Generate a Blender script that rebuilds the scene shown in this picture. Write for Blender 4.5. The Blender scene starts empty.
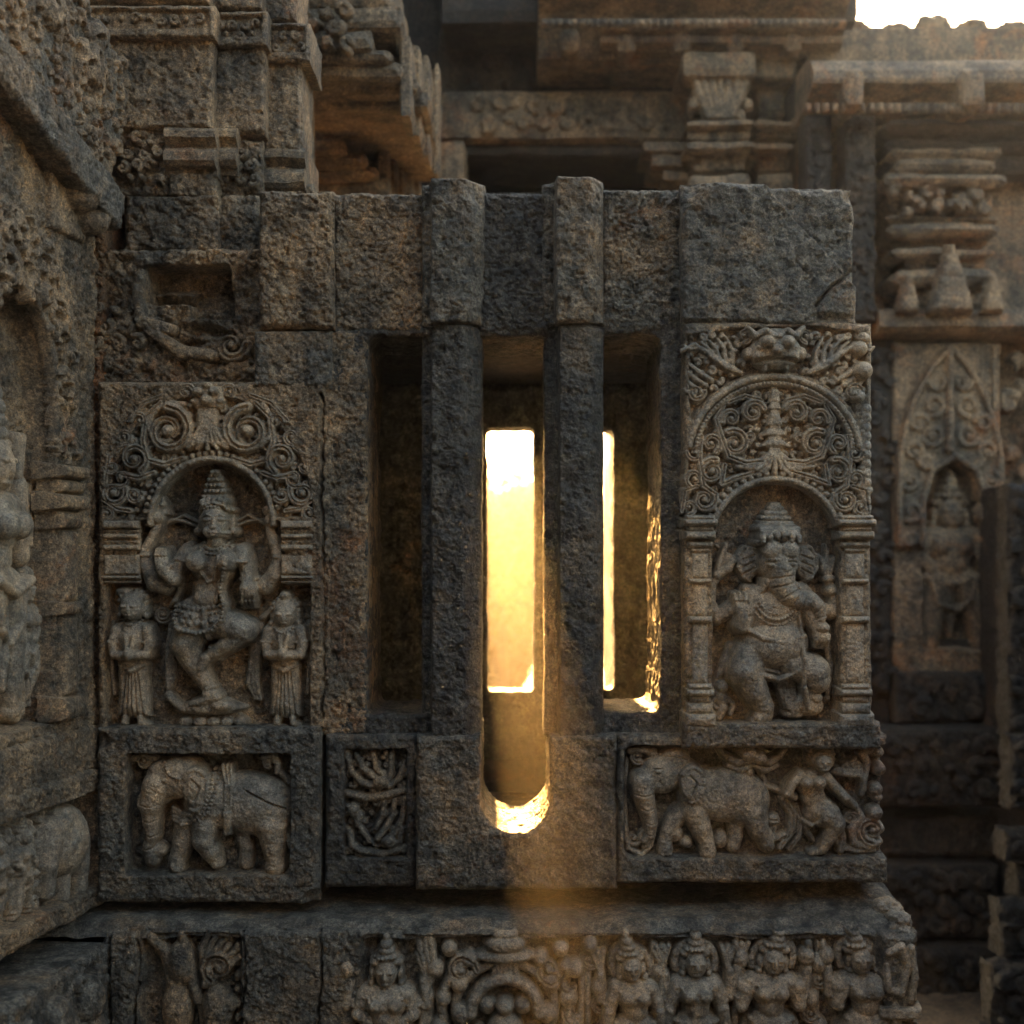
import bpy, math, random
import numpy as np
C = bpy.context.scene.collection
sc = bpy.context.scene
HAZE = .0046
S = 0.0025          # metres per relief unit on the main wall plane
D = 3.5556          # camera to main wall
HZ = 560.0          # horizon row of the relief grid
GZ = -1.75          # ground height relative to the eye

# ------------------------------------------------------------ camera
cam = bpy.data.cameras.new('camera'); co = bpy.data.objects.new('camera', cam); C.objects.link(co)
co.location = (0, -D, 0); co.rotation_euler = (math.radians(90), 0, 0)
cam.lens = 50; cam.sensor_width = 36; cam.shift_y = 48/1024
cam.clip_end = 500; cam.clip_start = .05
cam.dof.use_dof = True; cam.dof.focus_distance = D-.02; cam.dof.aperture_fstop = 2.4
sc.camera = co
# ------------------------------------------------------------ world, sun, exposure
SUN_EL = 14.0; SUN_AZ = 2.2      # sun stands behind the screen, a little to the left
w = bpy.data.worlds.new('World'); sc.world = w; w.use_nodes = True
nt = w.node_tree; nt.nodes.clear()
sky = nt.nodes.new('ShaderNodeTexSky'); sky.sky_type = 'NISHITA'; sky.sun_disc = False
sky.sun_elevation = math.radians(SUN_EL); sky.sun_rotation = math.radians(-SUN_AZ)
sky.air_density = 1.0; sky.dust_density = 6.0; sky.ozone_density = 0.3
bg = nt.nodes.new('ShaderNodeBackground'); bg.inputs[1].default_value = 0.088
ow = nt.nodes.new('ShaderNodeOutputWorld')
tint = nt.nodes.new('ShaderNodeVectorMath'); tint.operation = 'MULTIPLY'; tint.inputs[1].default_value = (1.09, 1.0, .86)
nt.links.new(sky.outputs[0], tint.inputs[0]); nt.links.new(tint.outputs[0], bg.inputs[0]); nt.links.new(bg.outputs[0], ow.inputs[0])
sl = bpy.data.lights.new('sun', 'SUN'); sl.energy = 4.8; sl.angle = math.radians(.8); sl.color = (1, .50, .13)
so = bpy.data.objects.new('sun', sl); C.objects.link(so); so.location = (-1, 12, 5)
el, az = math.radians(SUN_EL), math.radians(SUN_AZ)
from mathutils import Vector
dv = Vector((math.sin(az)*math.cos(el), -math.cos(az)*math.cos(el), -math.sin(el)))
so.rotation_euler = dv.to_track_quat('-Z', 'Y').to_euler()
sc.view_settings.view_transform = 'Standard'; sc.view_settings.look = 'None'
sc.view_settings.exposure = 3.75; sc.view_settings.gamma = 1
sc.render.engine = 'CYCLES'
sc.cycles.use_denoising = True
sc.cycles.max_bounces = 6; sc.cycles.volume_bounces = 0
sc.cycles.sample_clamp_indirect = 6
sc.cycles.volume_step_rate = 4

# ------------------------------------------------------------ noise
def _hash(ix, iy, iz, seed):
    n = (ix.astype(np.int64)*374761393 + iy.astype(np.int64)*668265263 + iz.astype(np.int64)*2147483647 + seed*974634777) & 0xffffffff
    n = ((n ^ (n >> 13))*1274126177) & 0xffffffff
    n = ((n ^ (n >> 16))*2246822519) & 0xffffffff
    return ((n ^ (n >> 15)) & 0xffffff)/float(0xffffff)*2-1
def vn2(x, y, seed=0):
    xi = np.floor(x); yi = np.floor(y); fx = x-xi; fy = y-yi
    fx = fx*fx*(3-2*fx); fy = fy*fy*(3-2*fy); z = np.zeros_like(xi)
    a = _hash(xi, yi, z, seed); b = _hash(xi+1, yi, z, seed); c = _hash(xi, yi+1, z, seed); d = _hash(xi+1, yi+1, z, seed)
    return (a*(1-fx)+b*fx)*(1-fy)+(c*(1-fx)+d*fx)*fy
def fbm(x, y, sc_, oc=4, seed=0, g=.5):
    r = 0; a = 1; t = 0; x = x/sc_; y = y/sc_
    for o in range(oc):
        r = r+a*vn2(x*2**o+o*17.3, y*2**o-o*9.1, seed+o*31); t += a; a *= g
    return r/t
def vn3(x, y, z, seed=0):
    xi = np.floor(x); yi = np.floor(y); zi = np.floor(z); fx = x-xi; fy = y-yi; fz = z-zi
    fx = fx*fx*(3-2*fx); fy = fy*fy*(3-2*fy); fz = fz*fz*(3-2*fz)
    r = 0
    for dx in (0, 1):
        for dy in (0, 1):
            for dz in (0, 1):
                r = r+_hash(xi+dx, yi+dy, zi+dz, seed)*(fx if dx else 1-fx)*(fy if dy else 1-fy)*(fz if dz else 1-fz)
    return r

# ------------------------------------------------------------ materials
def ramp(N, L, src, stops):
    r = N.new('ShaderNodeValToRGB'); e = r.color_ramp.elements
    while len(e) < len(stops): e.new(.5)
    for i, (p, c) in enumerate(stops):
        e[i].position = p; e[i].color = (*c, 1) if len(c) == 3 else c
    L.new(src, r.inputs[0]); return r.outputs[0]
def stone(name, dark, mid, tan, rust, tan_amt=.5, rust_amt=.3, bump=.6, pits=.5, lichen=.25, gloss=.60, fleck=.85, streak=.6):
    m = bpy.data.materials.new(name); m.use_nodes = True
    N, L = m.node_tree.nodes, m.node_tree.links
    p = N['Principled BSDF']
    g = N.new('ShaderNodeNewGeometry')
    def noise(scale, det, rough=.6, off=0.0, dist=0):
        t = N.new('ShaderNodeTexNoise'); t.inputs['Scale'].default_value = scale; t.inputs['Detail'].default_value = det
        t.inputs['Roughness'].default_value = rough; t.inputs['Distortion'].default_value = dist
        if off:
            a = N.new('ShaderNodeVectorMath'); a.inputs[1].default_value = (off, off*.7, -off); L.new(g.outputs['Position'], a.inputs[0]); L.new(a.outputs[0], t.inputs['Vector'])
        else: L.new(g.outputs['Position'], t.inputs['Vector'])
        return t.outputs['Fac']
    def mix(f, a, b, mode='MIX'):
        x = N.new('ShaderNodeMix'); x.data_type = 'RGBA'; x.blend_type = mode
        if isinstance(f, float): x.inputs[0].default_value = f
        else: L.new(f, x.inputs[0])
        for s, v in ((6, a), (7, b)):
            if isinstance(v, tuple): x.inputs[s].default_value = (*v, 1)
            else: L.new(v, x.inputs[s])
        return x.outputs[2]
    def mask(src, lo, hi):
        return ramp(N, L, src, [(lo, (0, 0, 0)), (hi, (1, 1, 1))])
    c = mix(mask(noise(22, 8, .7), .38, .64), dark, mid)
    a = 1-tan_amt
    c = mix(mask(noise(5, 10, .72, 3.1), .28+.3*a, .48+.3*a), c, tan)
    a = 1-rust_amt
    c = mix(mask(noise(3.2, 9, .75, 7.7, .4), .34+.3*a, .52+.3*a), c, rust)
    grain = noise(260, 4, .7, 1.3)
    c = mix(.8, c, ramp(N, L, grain, [(.32, (.25, .25, .25)), (.68, (1.9, 1.85, 1.75))]), 'MULTIPLY')
    c = mix(fleck, c, ramp(N, L, noise(78, 9, .8, 9.3), [(.36, (.22, .21, .2)), (.5, (.95, .95, .95)), (.64, (2.3, 2.15, 1.9))]), 'MULTIPLY')
    mp = N.new('ShaderNodeMapping'); mp.inputs['Scale'].default_value = (13, 13, 1.6); L.new(g.outputs['Position'], mp.inputs['Vector'])
    sn = N.new('ShaderNodeTexNoise'); sn.inputs['Scale'].default_value = 1; sn.inputs['Detail'].default_value = 9; sn.inputs['Roughness'].default_value = .7; L.new(mp.outputs[0], sn.inputs['Vector'])
    c = mix(streak, c, ramp(N, L, sn.outputs['Fac'], [(.36, (.30, .31, .32)), (.5, (1, 1, 1)), (.66, (1.5, 1.42, 1.25))]), 'MULTIPLY')
    if lichen:
        li = N.new('ShaderNodeMath'); li.operation = 'MULTIPLY'; li.inputs[1].default_value = lichen*1.6
        L.new(mask(noise(38, 10, .8, 11.), .56, .66), li.inputs[0])
        c = mix(li.outputs[0], c, (.42, .40, .33))
    L.new(c, p.inputs['Base Color'])
    L.new(ramp(N, L, noise(60, 5, .6, 2.2), [(.3, (gloss-.14,)*3), (.75, (min(1, gloss+.18),)*3)]), p.inputs['Roughness'])
    p.inputs['Specular IOR Level'].default_value = .6
    v = N.new('ShaderNodeTexVoronoi'); v.inputs['Scale'].default_value = 95; v.inputs['Randomness'].default_value = 1
    L.new(g.outputs['Position'], v.inputs['Vector'])
    pm = ramp(N, L, v.outputs['Distance'], [(.1, (0, 0, 0)), (.36, (1, 1, 1))])
    def bumpn(src, st, dist, prev=None):
        b = N.new('ShaderNodeBump'); b.inputs['Strength'].default_value = st; b.inputs['Distance'].default_value = dist
        L.new(src, b.inputs['Height'])
        if prev is not None: L.new(prev, b.inputs['Normal'])
        return b.outputs[0]
    b = bumpn(noise(75, 9, .75, 5.), min(1, bump*1.3), .022)
    b = bumpn(pm, min(1, pits), .006, b)
    b = bumpn(grain, min(1, bump*1.2), .006, b)
    L.new(b, p.inputs['Normal'])
    return m
DK, MD, TN, RS = (.04, .041, .037), (.15, .145, .125), (.33, .245, .155), (.36, .16, .06)
M = {
 'grey': stone('grey soapstone', DK, (.20, .195, .17), TN, RS, .32, .10, lichen=.3),
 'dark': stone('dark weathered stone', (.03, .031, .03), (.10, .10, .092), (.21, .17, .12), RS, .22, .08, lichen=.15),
 'tan': stone('tan weathered stone', (.055, .05, .04), (.18, .155, .115), (.40, .295, .185), RS, .52, .26, lichen=.35),
 'rust': stone('rust stained stone', (.07, .045, .025), (.14, .085, .045), (.27, .16, .08), (.36, .15, .05), .6, .6, lichen=.1),
 'carve': stone('carved figure stone', (.10, .095, .08), (.26, .24, .20), (.42, .32, .21), (.27, .13, .06), .40, .14, bump=.35, pits=.25, lichen=.2, gloss=.5, fleck=.45),
 'bg': stone('background temple stone', (.05, .043, .034), (.15, .125, .09), (.33, .24, .15), RS, .5, .36, lichen=.25),
 'bgdark': stone('shadow toned temple stone', (.014, .013, .012), (.034, .03, .025), (.075, .055, .036), (.10, .05, .02), .4, .3, lichen=.1),  # darker copy of bg, shade of interiors and low courses put into colour
 'shade': stone('soot black stone', (.008, .008, .008), (.02, .018, .016), (.045, .034, .024), (.06, .03, .015), .3, .2, lichen=0),  # near black so lit sides look shaded; the shade is in the colour
 'earth': stone('courtyard earth', (.08, .06, .04), (.16, .12, .08), (.24, .18, .12), (.22, .13, .07), .5, .3, lichen=0),
}

# ------------------------------------------------------------ objects
def thing(name, label, cat, loc=(0, 0, 0), group=None):
    o = bpy.data.objects.new(name, None); C.objects.link(o); o.location = loc; o.empty_display_size = .05
    o['label'] = label; o['category'] = cat
    if group: o['group'] = group
    return o
def link_mesh(name, me, mat, parent=None, label=None):
    o = bpy.data.objects.new(name, me); C.objects.link(o); me.materials.append(M[mat] if isinstance(mat, str) else mat)
    if parent is not None:
        o.parent = parent
        p = parent; l = Vector((0, 0, 0))
        while p is not None: l += p.location; p = p.parent
        o.location = -l
    if label: o['label'] = label
    return o
def mk(name, V, F, mat, parent=None, label=None, smooth=True):
    """V (n,3) array, F (m,4) array"""
    me = bpy.data.meshes.new(name); n, m = len(V), len(F)
    me.vertices.add(n); me.vertices.foreach_set('co', np.asarray(V, np.float32).ravel())
    me.loops.add(m*4); me.loops.foreach_set('vertex_index', np.asarray(F, np.int32).ravel())
    me.polygons.add(m); me.polygons.foreach_set('loop_start', np.arange(m, dtype=np.int32)*4)
    me.polygons.foreach_set('loop_total', np.full(m, 4, np.int32))
    me.polygons.foreach_set('use_smooth', np.full(m, smooth, bool))
    me.update(calc_edges=True); me.validate()
    return link_mesh(name, me, mat, parent, label)

class Fr:
    def __init__(s, o, u, v, n): s.o, s.u, s.v, s.n = [np.array(a, float) for a in (o, u, v, n)]
    def __call__(s, x, y, h):
        x, y, h = x[..., None]*S, y[..., None]*S, h[..., None]*S
        return s.o+s.u*x+s.v*y+s.n*h
RZ = 1.5      # relief depth gain
def front(y0):
    k = (D+y0)/D
    return Fr((-512*S*k, y0, HZ*S*k), (k, 0, 0), (0, 0, -k), (0, -RZ, 0))
def P(px, py, y0=0.):
    k = (D+y0)/D
    return ((px-512)*S*k, y0, (HZ-py)*S*k)

def sd_rect(X, Y, x0, y0, x1, y1, r=0):
    dx = np.abs(X-(x0+x1)/2)-(x1-x0)/2+r; dy = np.abs(Y-(y0+y1)/2)-(y1-y0)/2+r
    return np.hypot(np.maximum(dx, 0), np.maximum(dy, 0))+np.minimum(np.maximum(dx, dy), 0)-r
def sd_ell(X, Y, cx, cy, rx, ry):
    return (np.hypot((X-cx)/rx, (Y-cy)/ry)-1)*min(rx, ry)
def sd_poly(X, Y, pts):
    d = np.full(X.shape, 1e9); ins = np.zeros(X.shape, bool); n = len(pts)
    for i in range(n):
        ax, ay = pts[i]; bx, by = pts[(i+1) % n]
        ex, ey = bx-ax, by-ay; wx, wy = X-ax, Y-ay
        t = np.clip((wx*ex+wy*ey)/(ex*ex+ey*ey+1e-9), 0, 1)
        d = np.minimum(d, np.hypot(wx-ex*t, wy-ey*t))
        c = ((ay > Y) != (by > Y)) & (X < (bx-ax)*(Y-ay)/((by-ay) or 1e-9)+ax)
        ins ^= c
    return np.where(ins, -d, d)

class Rel:
    """a relief field; authored coordinates are mapped by (zx/s+ox, zy/s+oy)"""
    def __init__(s, x0, y0, x1, y1, res=1., fr=None, z0=0., tr=(0, 0, 1.), full=-80.):
        s.fr = fr or front(0); s.z0 = z0; s.res = res; s.ox, s.oy, s.s = tr
        nx = max(2, int(round((x1-x0)/res))+1); ny = max(2, int(round((y1-y0)/res))+1)
        s.x0, s.y0, s.x1, s.y1 = x0, y0, x1, y1
        s.xs = np.linspace(x0, x1, nx); s.ys = np.linspace(y0, y1, ny)
        s.X, s.Y = np.meshgrid(s.xs, s.ys); s.H = np.full(s.X.shape, full, float)
    def m(s, x, y): return x/s.s+s.ox, y/s.s+s.oy
    def sub(s, x0, x1, y0, y1):
        i0, i1 = np.searchsorted(s.ys, [y0, y1]); j0, j1 = np.searchsorted(s.xs, [x0, x1])
        return (slice(i0, i1), slice(j0, j1)) if i1 > i0 and j1 > j0 else None
    def lim(s, z, r, *pts):
        v = -99.
        for (x, y) in pts:
            i = min(max(int(np.searchsorted(s.ys, y)), 0), len(s.ys)-1); j = min(max(int(np.searchsorted(s.xs, x)), 0), len(s.xs)-1)
            v = max(v, s.H[i, j])
        return min(z, max(v-s.z0-.15*r+.5, 8.))
    def put(s, q, h, k):
        a = s.H[q]; t = np.maximum(k-np.abs(a-h), 0)/k
        s.H[q] = np.maximum(a, h)+t*t*k*.25
    def cap(s, x1, y1, r1, x2, y2, r2, z=3., f=.8, k=1.):
        x1, y1 = s.m(x1, y1); x2, y2 = s.m(x2, y2); r1 /= s.s; r2 /= s.s
        r = max(r1, r2)+9
        q = s.sub(min(x1, x2)-r, max(x1, x2)+r, min(y1, y2)-r, max(y1, y2)+r)
        if q is None: return
        X, Y = s.X[q], s.Y[q]; ex, ey = x2-x1, y2-y1
        t = np.clip(((X-x1)*ex+(Y-y1)*ey)/(ex*ex+ey*ey+1e-6), 0, 1)
        d = np.hypot(X-x1-ex*t, Y-y1-ey*t); rr = r1+(r2-r1)*t
        if r < 13.5:
            if isinstance(z, tuple): z = max(z)
            rp_ = r-9; za = s.lim(z, rp_, (x1, y1)); zb = s.lim(z, rp_, (x2, y2)); dz_ = 2.+1.2*rp_
            z = (max(za, zb-dz_), max(zb, za-dz_))
        zz = (z[0]+(z[1]-z[0])*t) if isinstance(z, tuple) else z
        h = s.z0+zz+np.where(d < rr, f*np.sqrt(np.maximum(rr*rr-d*d, 0)), -6*(d-rr))
        s.put(q, h, k)
    def ch(s, pts, z=3., f=.8, k=1.):
        for i in range(len(pts)-1):
            a, b = pts[i], pts[i+1]
            zz = (a[3], b[3]) if len(a) > 3 else z
            s.cap(a[0], a[1], a[2], b[0], b[1], b[2], zz, f, k)
    def ell(s, cx, cy, rx, ry, z=3., f=.8, rot=0, k=1.):
        cx, cy = s.m(cx, cy); rx /= s.s; ry /= s.s
        r = max(rx, ry)+9; q = s.sub(cx-r, cx+r, cy-r, cy+r)
        if q is None: return
        if min(rx, ry) < 4.5: z = s.lim(z, min(rx, ry), (cx, cy))
        X, Y = s.X[q]-cx, s.Y[q]-cy; c, n = math.cos(math.radians(rot)), math.sin(math.radians(rot))
        X, Y = X*c+Y*n, -X*n+Y*c
        t = np.hypot(X/rx, Y/ry); mr = min(rx, ry)
        h = s.z0+z+np.where(t < 1, f*mr*np.sqrt(np.maximum(1-t*t, 0)), -6*mr*(t-1))
        s.put(q, h, k)
    def slab(s, pts, z=4., r=2., k=1., dome=0.):
        pts = [s.m(*p) for p in pts]
        xs = [p[0] for p in pts]; ys = [p[1] for p in pts]
        q = s.sub(min(xs)-9, max(xs)+9, min(ys)-9, max(ys)+9)
        if q is None: return
        d = sd_poly(s.X[q], s.Y[q], pts)
        t = np.clip(-d, 0, r)
        h = s.z0+z-r+np.sqrt(np.maximum(r*r-(r-t)**2, 0))+np.where(d > 0, -6*d, 0)+dome*np.sqrt(np.clip(-d, 0, None))
        s.put(q, h, k)
    def gr(s, pts, r, dep):
        """carve a groove along a path"""
        r /= s.s; P_ = [s.m(*p[:2]) for p in pts]
        for (x1, y1), (x2, y2) in zip(P_[:-1], P_[1:]):
            q = s.sub(min(x1, x2)-r-1, max(x1, x2)+r+1, min(y1, y2)-r-1, max(y1, y2)+r+1)
            if q is None: continue
            X, Y = s.X[q], s.Y[q]; ex, ey = x2-x1, y2-y1
            t = np.clip(((X-x1)*ex+(Y-y1)*ey)/(ex*ex+ey*ey+1e-6), 0, 1)
            d = np.hypot(X-x1-ex*t, Y-y1-ey*t)
            if not hasattr(s, 'G'): s.G = np.zeros_like(s.H)
            s.G[q] = np.maximum(s.G[q], dep*np.clip(1-(d/r)**2, 0, 1))
    def flush(s):
        if hasattr(s, 'G'): s.H = s.H-s.G; del s.G
    def spiral(s, cx, cy, R, a0=0, turns=1.4, dr=1, r0=5, r1=2.5, z=4., f=.8, groove=True, bud=True, sq=1.):
        turns *= .8; r0 *= 1.2; r1 *= 1.2
        n = max(8, int(14*turns)); pts = []
        for i in range(n+1):
            t = i/n; a = math.radians(a0)+dr*turns*2*math.pi*t; rad = R*(1-.70*t)
            pts.append((cx+rad*math.cos(a), cy+rad*math.sin(a)*sq, r0+(r1-r0)*t))
        s.ch(pts, z, f)
        if groove: s.gr(pts, r0*.30, r0/s.s*.55)
        if bud: s.ell(cx, cy, R*.26, R*.26, z+1, 1.)
        return pts
    def beads(s, pts, r, z, f=1., step=2.1):
        """round beads along a polyline"""
        acc = 0
        for (x1, y1), (x2, y2) in zip(pts[:-1], pts[1:]):
            L = math.hypot(x2-x1, y2-y1); t = acc
            while t < L:
                s.ell(x1+(x2-x1)*t/L, y1+(y2-y1)*t/L, r, r, z, f, 0, .3); t += r*step
            acc = t-L
    def fill(s, test, cell, z=3., r=.16, seed=0, box=None, f=.9):
        rd = random.Random(seed); x0, y0, x1, y1 = box
        ny = int((y1-y0)/cell/.86)+1; nx = int((x1-x0)/cell)+1
        for i in range(ny):
            for j in range(nx):
                cx = x0+(j+.5*(i % 2)+.3)*cell+rd.uniform(-.16, .16)*cell; cy = y0+(i+.5)*cell*.86+rd.uniform(-.14, .14)*cell
                a = rd.uniform(0, 360); dr = rd.choice((-1, 1)); tn = rd.uniform(.7, 1.4)
                if not test(cx, cy): continue
                c = rd.random()
                if c < .62: s.spiral(cx, cy, cell*.38, a, tn, dr, cell*r, cell*r*.6, z+rd.uniform(-.6, .8), f, groove=False)
                elif c < .85:
                    for k in range(3):
                        aa = math.radians(a+k*34); s.ch([(cx, cy, cell*.12), (cx+math.cos(aa)*cell*.28, cy+math.sin(aa)*cell*.28, cell*.14), (cx+math.cos(aa+.5)*cell*.46, cy+math.sin(aa+.5)*cell*.46, cell*.07)], z, f)
                else: s.ell(cx, cy, cell*.26, cell*.2, z, f, a)
    def drill(s, test, cell, r, dep, seed=0, box=None):
        rd = random.Random(seed); x0, y0, x1, y1 = box
        if not hasattr(s, 'G'): s.G = np.zeros_like(s.H)
        for i in range(int((y1-y0)/cell)+1):
            for j in range(int((x1-x0)/cell)+1):
                cx = x0+(j+.5*(i % 2))*cell+rd.uniform(-.3, .3)*cell; cy = y0+i*cell+rd.uniform(-.3, .3)*cell
                a = rd.uniform(0, 3.14); rx = r*rd.uniform(.7, 1.5); ry = r*rd.uniform(.5, .9)
                if not test(cx, cy): continue
                px, py = s.m(cx, cy); rx /= s.s; ry /= s.s; q = s.sub(px-2*rx, px+2*rx, py-2*rx, py+2*rx)
                if q is None: continue
                X, Y = s.X[q]-px, s.Y[q]-py; c, n = math.cos(a), math.sin(a)
                t = np.hypot((X*c+Y*n)/rx, (-X*n+Y*c)/ry)
                s.G[q] = np.maximum(s.G[q], dep*np.clip((1.15-t)*3, 0, 1))
    def weather(s, a=.7, seed=3, fine=.5):
        s.H = s.H+a*fbm(s.X, s.Y, 9, 4, seed, .6)+fine*fbm(s.X, s.Y, 2.6, 2, seed+9)
    def fig(s, name, mat='carve', parent=None, label=None, lo=None, a=.9, seed=3):
        """mesh of the raised parts only; its rim dives into the backing"""
        s.flush(); s.weather(a, seed)
        lo = s.z0-3.5 if lo is None else lo
        k = s.H > lo; keep = k[:-1, :-1] | k[1:, :-1] | k[:-1, 1:] | k[1:, 1:]
        s.H = np.maximum(s.H, lo-4)
        return s.mesh(name, keep, 0, mat, parent, label)
    def mesh(s, name, keep, thick, mat, parent=None, label=None, dX=None, dY=None, rings=5, wob=1.2, seed=1):
        ny, nx = s.X.shape
        X = s.X if dX is None else s.X+dX; Y = s.Y if dY is None else s.Y+dY
        V = s.fr(X, Y, s.H).reshape(-1, 3)
        idx = np.arange(ny*nx).reshape(ny, nx)
        a, b, c, d = idx[:-1, :-1], idx[1:, :-1], idx[1:, 1:], idx[:-1, 1:]
        F = np.stack([a[keep], b[keep], c[keep], d[keep]], 1)
        if thick:
            kp = np.pad(keep, 1)
            E = []
            for (p, q, nb) in ((a, b, kp[1:-1, :-2]), (b, c, kp[2:, 1:-1]), (c, d, kp[1:-1, 2:]), (d, a, kp[:-2, 1:-1])):
                mm = keep & ~nb; E.append(np.stack([p[mm], q[mm]], 1))
            E = np.concatenate(E); bv = np.unique(E); n0 = len(V); mp = np.full(ny*nx, -1); 
            fx, fy, fh = X.ravel()[bv], Y.ravel()[bv], s.H.ravel()[bv]
            back = fh.min()-thick/(-s.fr.n[1] if s.fr.n[1] < -1.2 else 1)
            prev = E; rr = [V]; cnt = n0; newF = []
            for r in range(1, rings+1):
                t = r/rings; hh = fh+(back-fh)*t
                wx = wob*fbm(fy, hh+fx*.2, 11, 4, seed, .65); wy = wob*fbm(fx, hh+fy*.2+50, 11, 4, seed+5, .65)
                rr.append(s.fr(fx+wx, fy+wy, hh)); mp[bv] = np.arange(cnt, cnt+len(bv))
                cur = mp[E]; newF.append(np.stack([prev[:, 1], prev[:, 0], cur[:, 0], cur[:, 1]], 1)); prev = cur.copy(); cnt += len(bv)
            V = np.concatenate(rr); F = np.concatenate([F]+newF)
        used = np.zeros(len(V), bool); used[F.ravel()] = True
        re = np.cumsum(used)-1
        return mk(name, V[used], re[F], mat, parent, label)

class Blk(Rel):
    """rough hewn stone block: dense front face, rounded chipped rim, deep sides"""
    def __init__(s, x0, y0, x1, y1, dep=0., res=1.25, rough=.8, r=4., seed=0, fr=None, chip=1.5, sdf=None, tr=(0, 0, 1.), worm=0.):
        super().__init__(x0, y0, x1, y1, res, fr or front(dep), 0, tr, 0.)
        s.seed = seed; X, Y = s.X, s.Y
        d = np.minimum(np.minimum(X-x0, x1-X), np.minimum(Y-y0, y1-Y))
        s.sd = None
        if sdf is not None:
            s.sd = sdf(X, Y); d = np.minimum(d, np.maximum(s.sd, 0))
        d = np.maximum(d+chip*(fbm(X, Y, 18, 4, seed+50)-.25), 0)
        e = np.clip(d, 0, r)
        s.H = -(r-np.sqrt(np.maximum(r*r-(r-e)**2, 0)))
        s.H += rough*(1.6*fbm(X, Y, 60, 3, seed)+2.0*fbm(X, Y, 12, 5, seed+7, .66))
        s.H -= rough*4.*np.clip(fbm(X, Y, 7, 3, seed+33, .6)-.22, 0, 1)
        if worm:
            n = fbm(X+3*fbm(X, Y, 12, 2, seed+3), Y, 6.5, 3, seed+21, .6)
            s.H -= worm*np.clip(.22-np.abs(n), 0, 1)*10
    def recess(s, sdf, dep, w=2.):
        d = sdf(s.X, s.Y)+1.2*fbm(s.X, s.Y, 10, 3, s.seed+77)
        s.H -= dep*np.clip(.5-d/w, 0, 1)
    def dent(s, cx, cy, rx, ry, dep, rot=0):
        c, n = math.cos(math.radians(rot)), math.sin(math.radians(rot)); X, Y = s.X-cx, s.Y-cy
        t = np.hypot((X*c+Y*n)/rx, (-X*n+Y*c)/ry)+.25*fbm(s.X, s.Y, 12, 3, s.seed+5)
        s.H -= dep*np.clip(1-t, 0, 1)**.6
    def crack(s, pts, r=1.4, dep=5.):
        rd = random.Random(s.seed); q = []
        for (x1, y1), (x2, y2) in zip(pts[:-1], pts[1:]):
            n = max(2, int(math.hypot(x2-x1, y2-y1)/5))
            for i in range(n): q.append((x1+(x2-x1)*i/n+rd.uniform(-1.4, 1.4), y1+(y2-y1)*i/n+rd.uniform(-1.4, 1.4)))
        q.append(pts[-1]); s.gr(q, r, dep)
    def build(s, name, mat, thick=40, parent=None, label=None, wob=1.6, rings=6):
        s.flush(); s.H += .7*fbm(s.X, s.Y, 3.2, 2, s.seed+13)
        dX = 1.1*fbm(s.X, s.Y, 45, 3, s.seed+60); dY = 1.1*fbm(s.X, s.Y, 45, 3, s.seed+61)
        keep = np.ones((s.X.shape[0]-1, s.X.shape[1]-1), bool)
        if s.sd is not None:
            sd = s.sd; kv = sd > -.5*s.res
            keep = kv[:-1, :-1] & kv[1:, :-1] & kv[:-1, 1:] & kv[1:, 1:]
            gy, gx = np.gradient(sd, s.ys, s.xs); g = gx*gx+gy*gy+1e-6
            near = np.abs(sd) < .8*s.res
            dX = dX+np.where(near, -sd*gx/g, 0); dY = dY+np.where(near, -sd*gy/g, 0)
        return s.mesh(name, keep, thick, mat, parent, label, dX, dY, rings, wob, s.seed)

def box_arrays(x0, x1, y0, y1, z0, z1, sp=.03, amp=.003, seed=0, rnd=.006):
    nx, ny, nz = [max(1, min(90, int(round((b-a)/sp)))) for a, b in ((x0, x1), (y0, y1), (z0, z1))]
    Vs, Fs, n0 = [], [], 0
    def lin(a, b, n): return np.linspace(a, b, n+1)
    X, Y, Z = lin(x0, x1, nx), lin(y0, y1, ny), lin(z0, z1, nz)
    for ax, val, flip in ((0, x0, 0), (0, x1, 1), (1, y0, 1), (1, y1, 0), (2, z0, 0), (2, z1, 1)):
        A, B = ((Y, Z), (X, Z), (X, Y))[ax]
        a, b = np.meshgrid(A, B, indexing='ij'); v = np.full(a.shape, float(val))
        V = np.stack(((v, a, b), (a, v, b), (a, b, v))[ax], -1).reshape(-1, 3)
        idx = np.arange(a.size).reshape(a.shape)+n0
        f = np.stack([idx[:-1, :-1].ravel(), idx[:-1, 1:].ravel(), idx[1:, 1:].ravel(), idx[1:, :-1].ravel()], 1)
        if flip: f = f[:, ::-1]
        Vs.append(V); Fs.append(f); n0 += a.size
    V = np.concatenate(Vs); F = np.concatenate(Fs)
    # pull rim vertices inwards so that edges read as worn
    cen = np.array([(x0+x1)/2, (y0+y1)/2, (z0+z1)/2]); hs = np.array([(x1-x0)/2, (y1-y0)/2, (z1-z0)/2])
    on = (np.abs(np.abs(V-cen)-hs) < 1e-6)
    edge = on.sum(1) >= 2
    V = V-np.sign(V-cen)*on*edge[:, None]*rnd
    for i in range(3):
        V[:, i] += amp*(vn3(V[:, 0]*9, V[:, 1]*9, V[:, 2]*9, seed+i)+.6*vn3(V[:, 0]*28, V[:, 1]*28, V[:, 2]*28, seed+i+9))
    return V, F
def boxes(name, lst, mat, parent=None, label=None, sp=.03, amp=.004, seed=0, rnd=.006):
    Vs, Fs, n = [], [], 0
    for i, b in enumerate(lst):
        V, F = box_arrays(*b, sp=sp, amp=amp, seed=seed+i, rnd=rnd); Vs.append(V); Fs.append(F+n); n += len(V)
    return mk(name, np.concatenate(Vs), np.concatenate(Fs), mat, parent, label, smooth=False)
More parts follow.
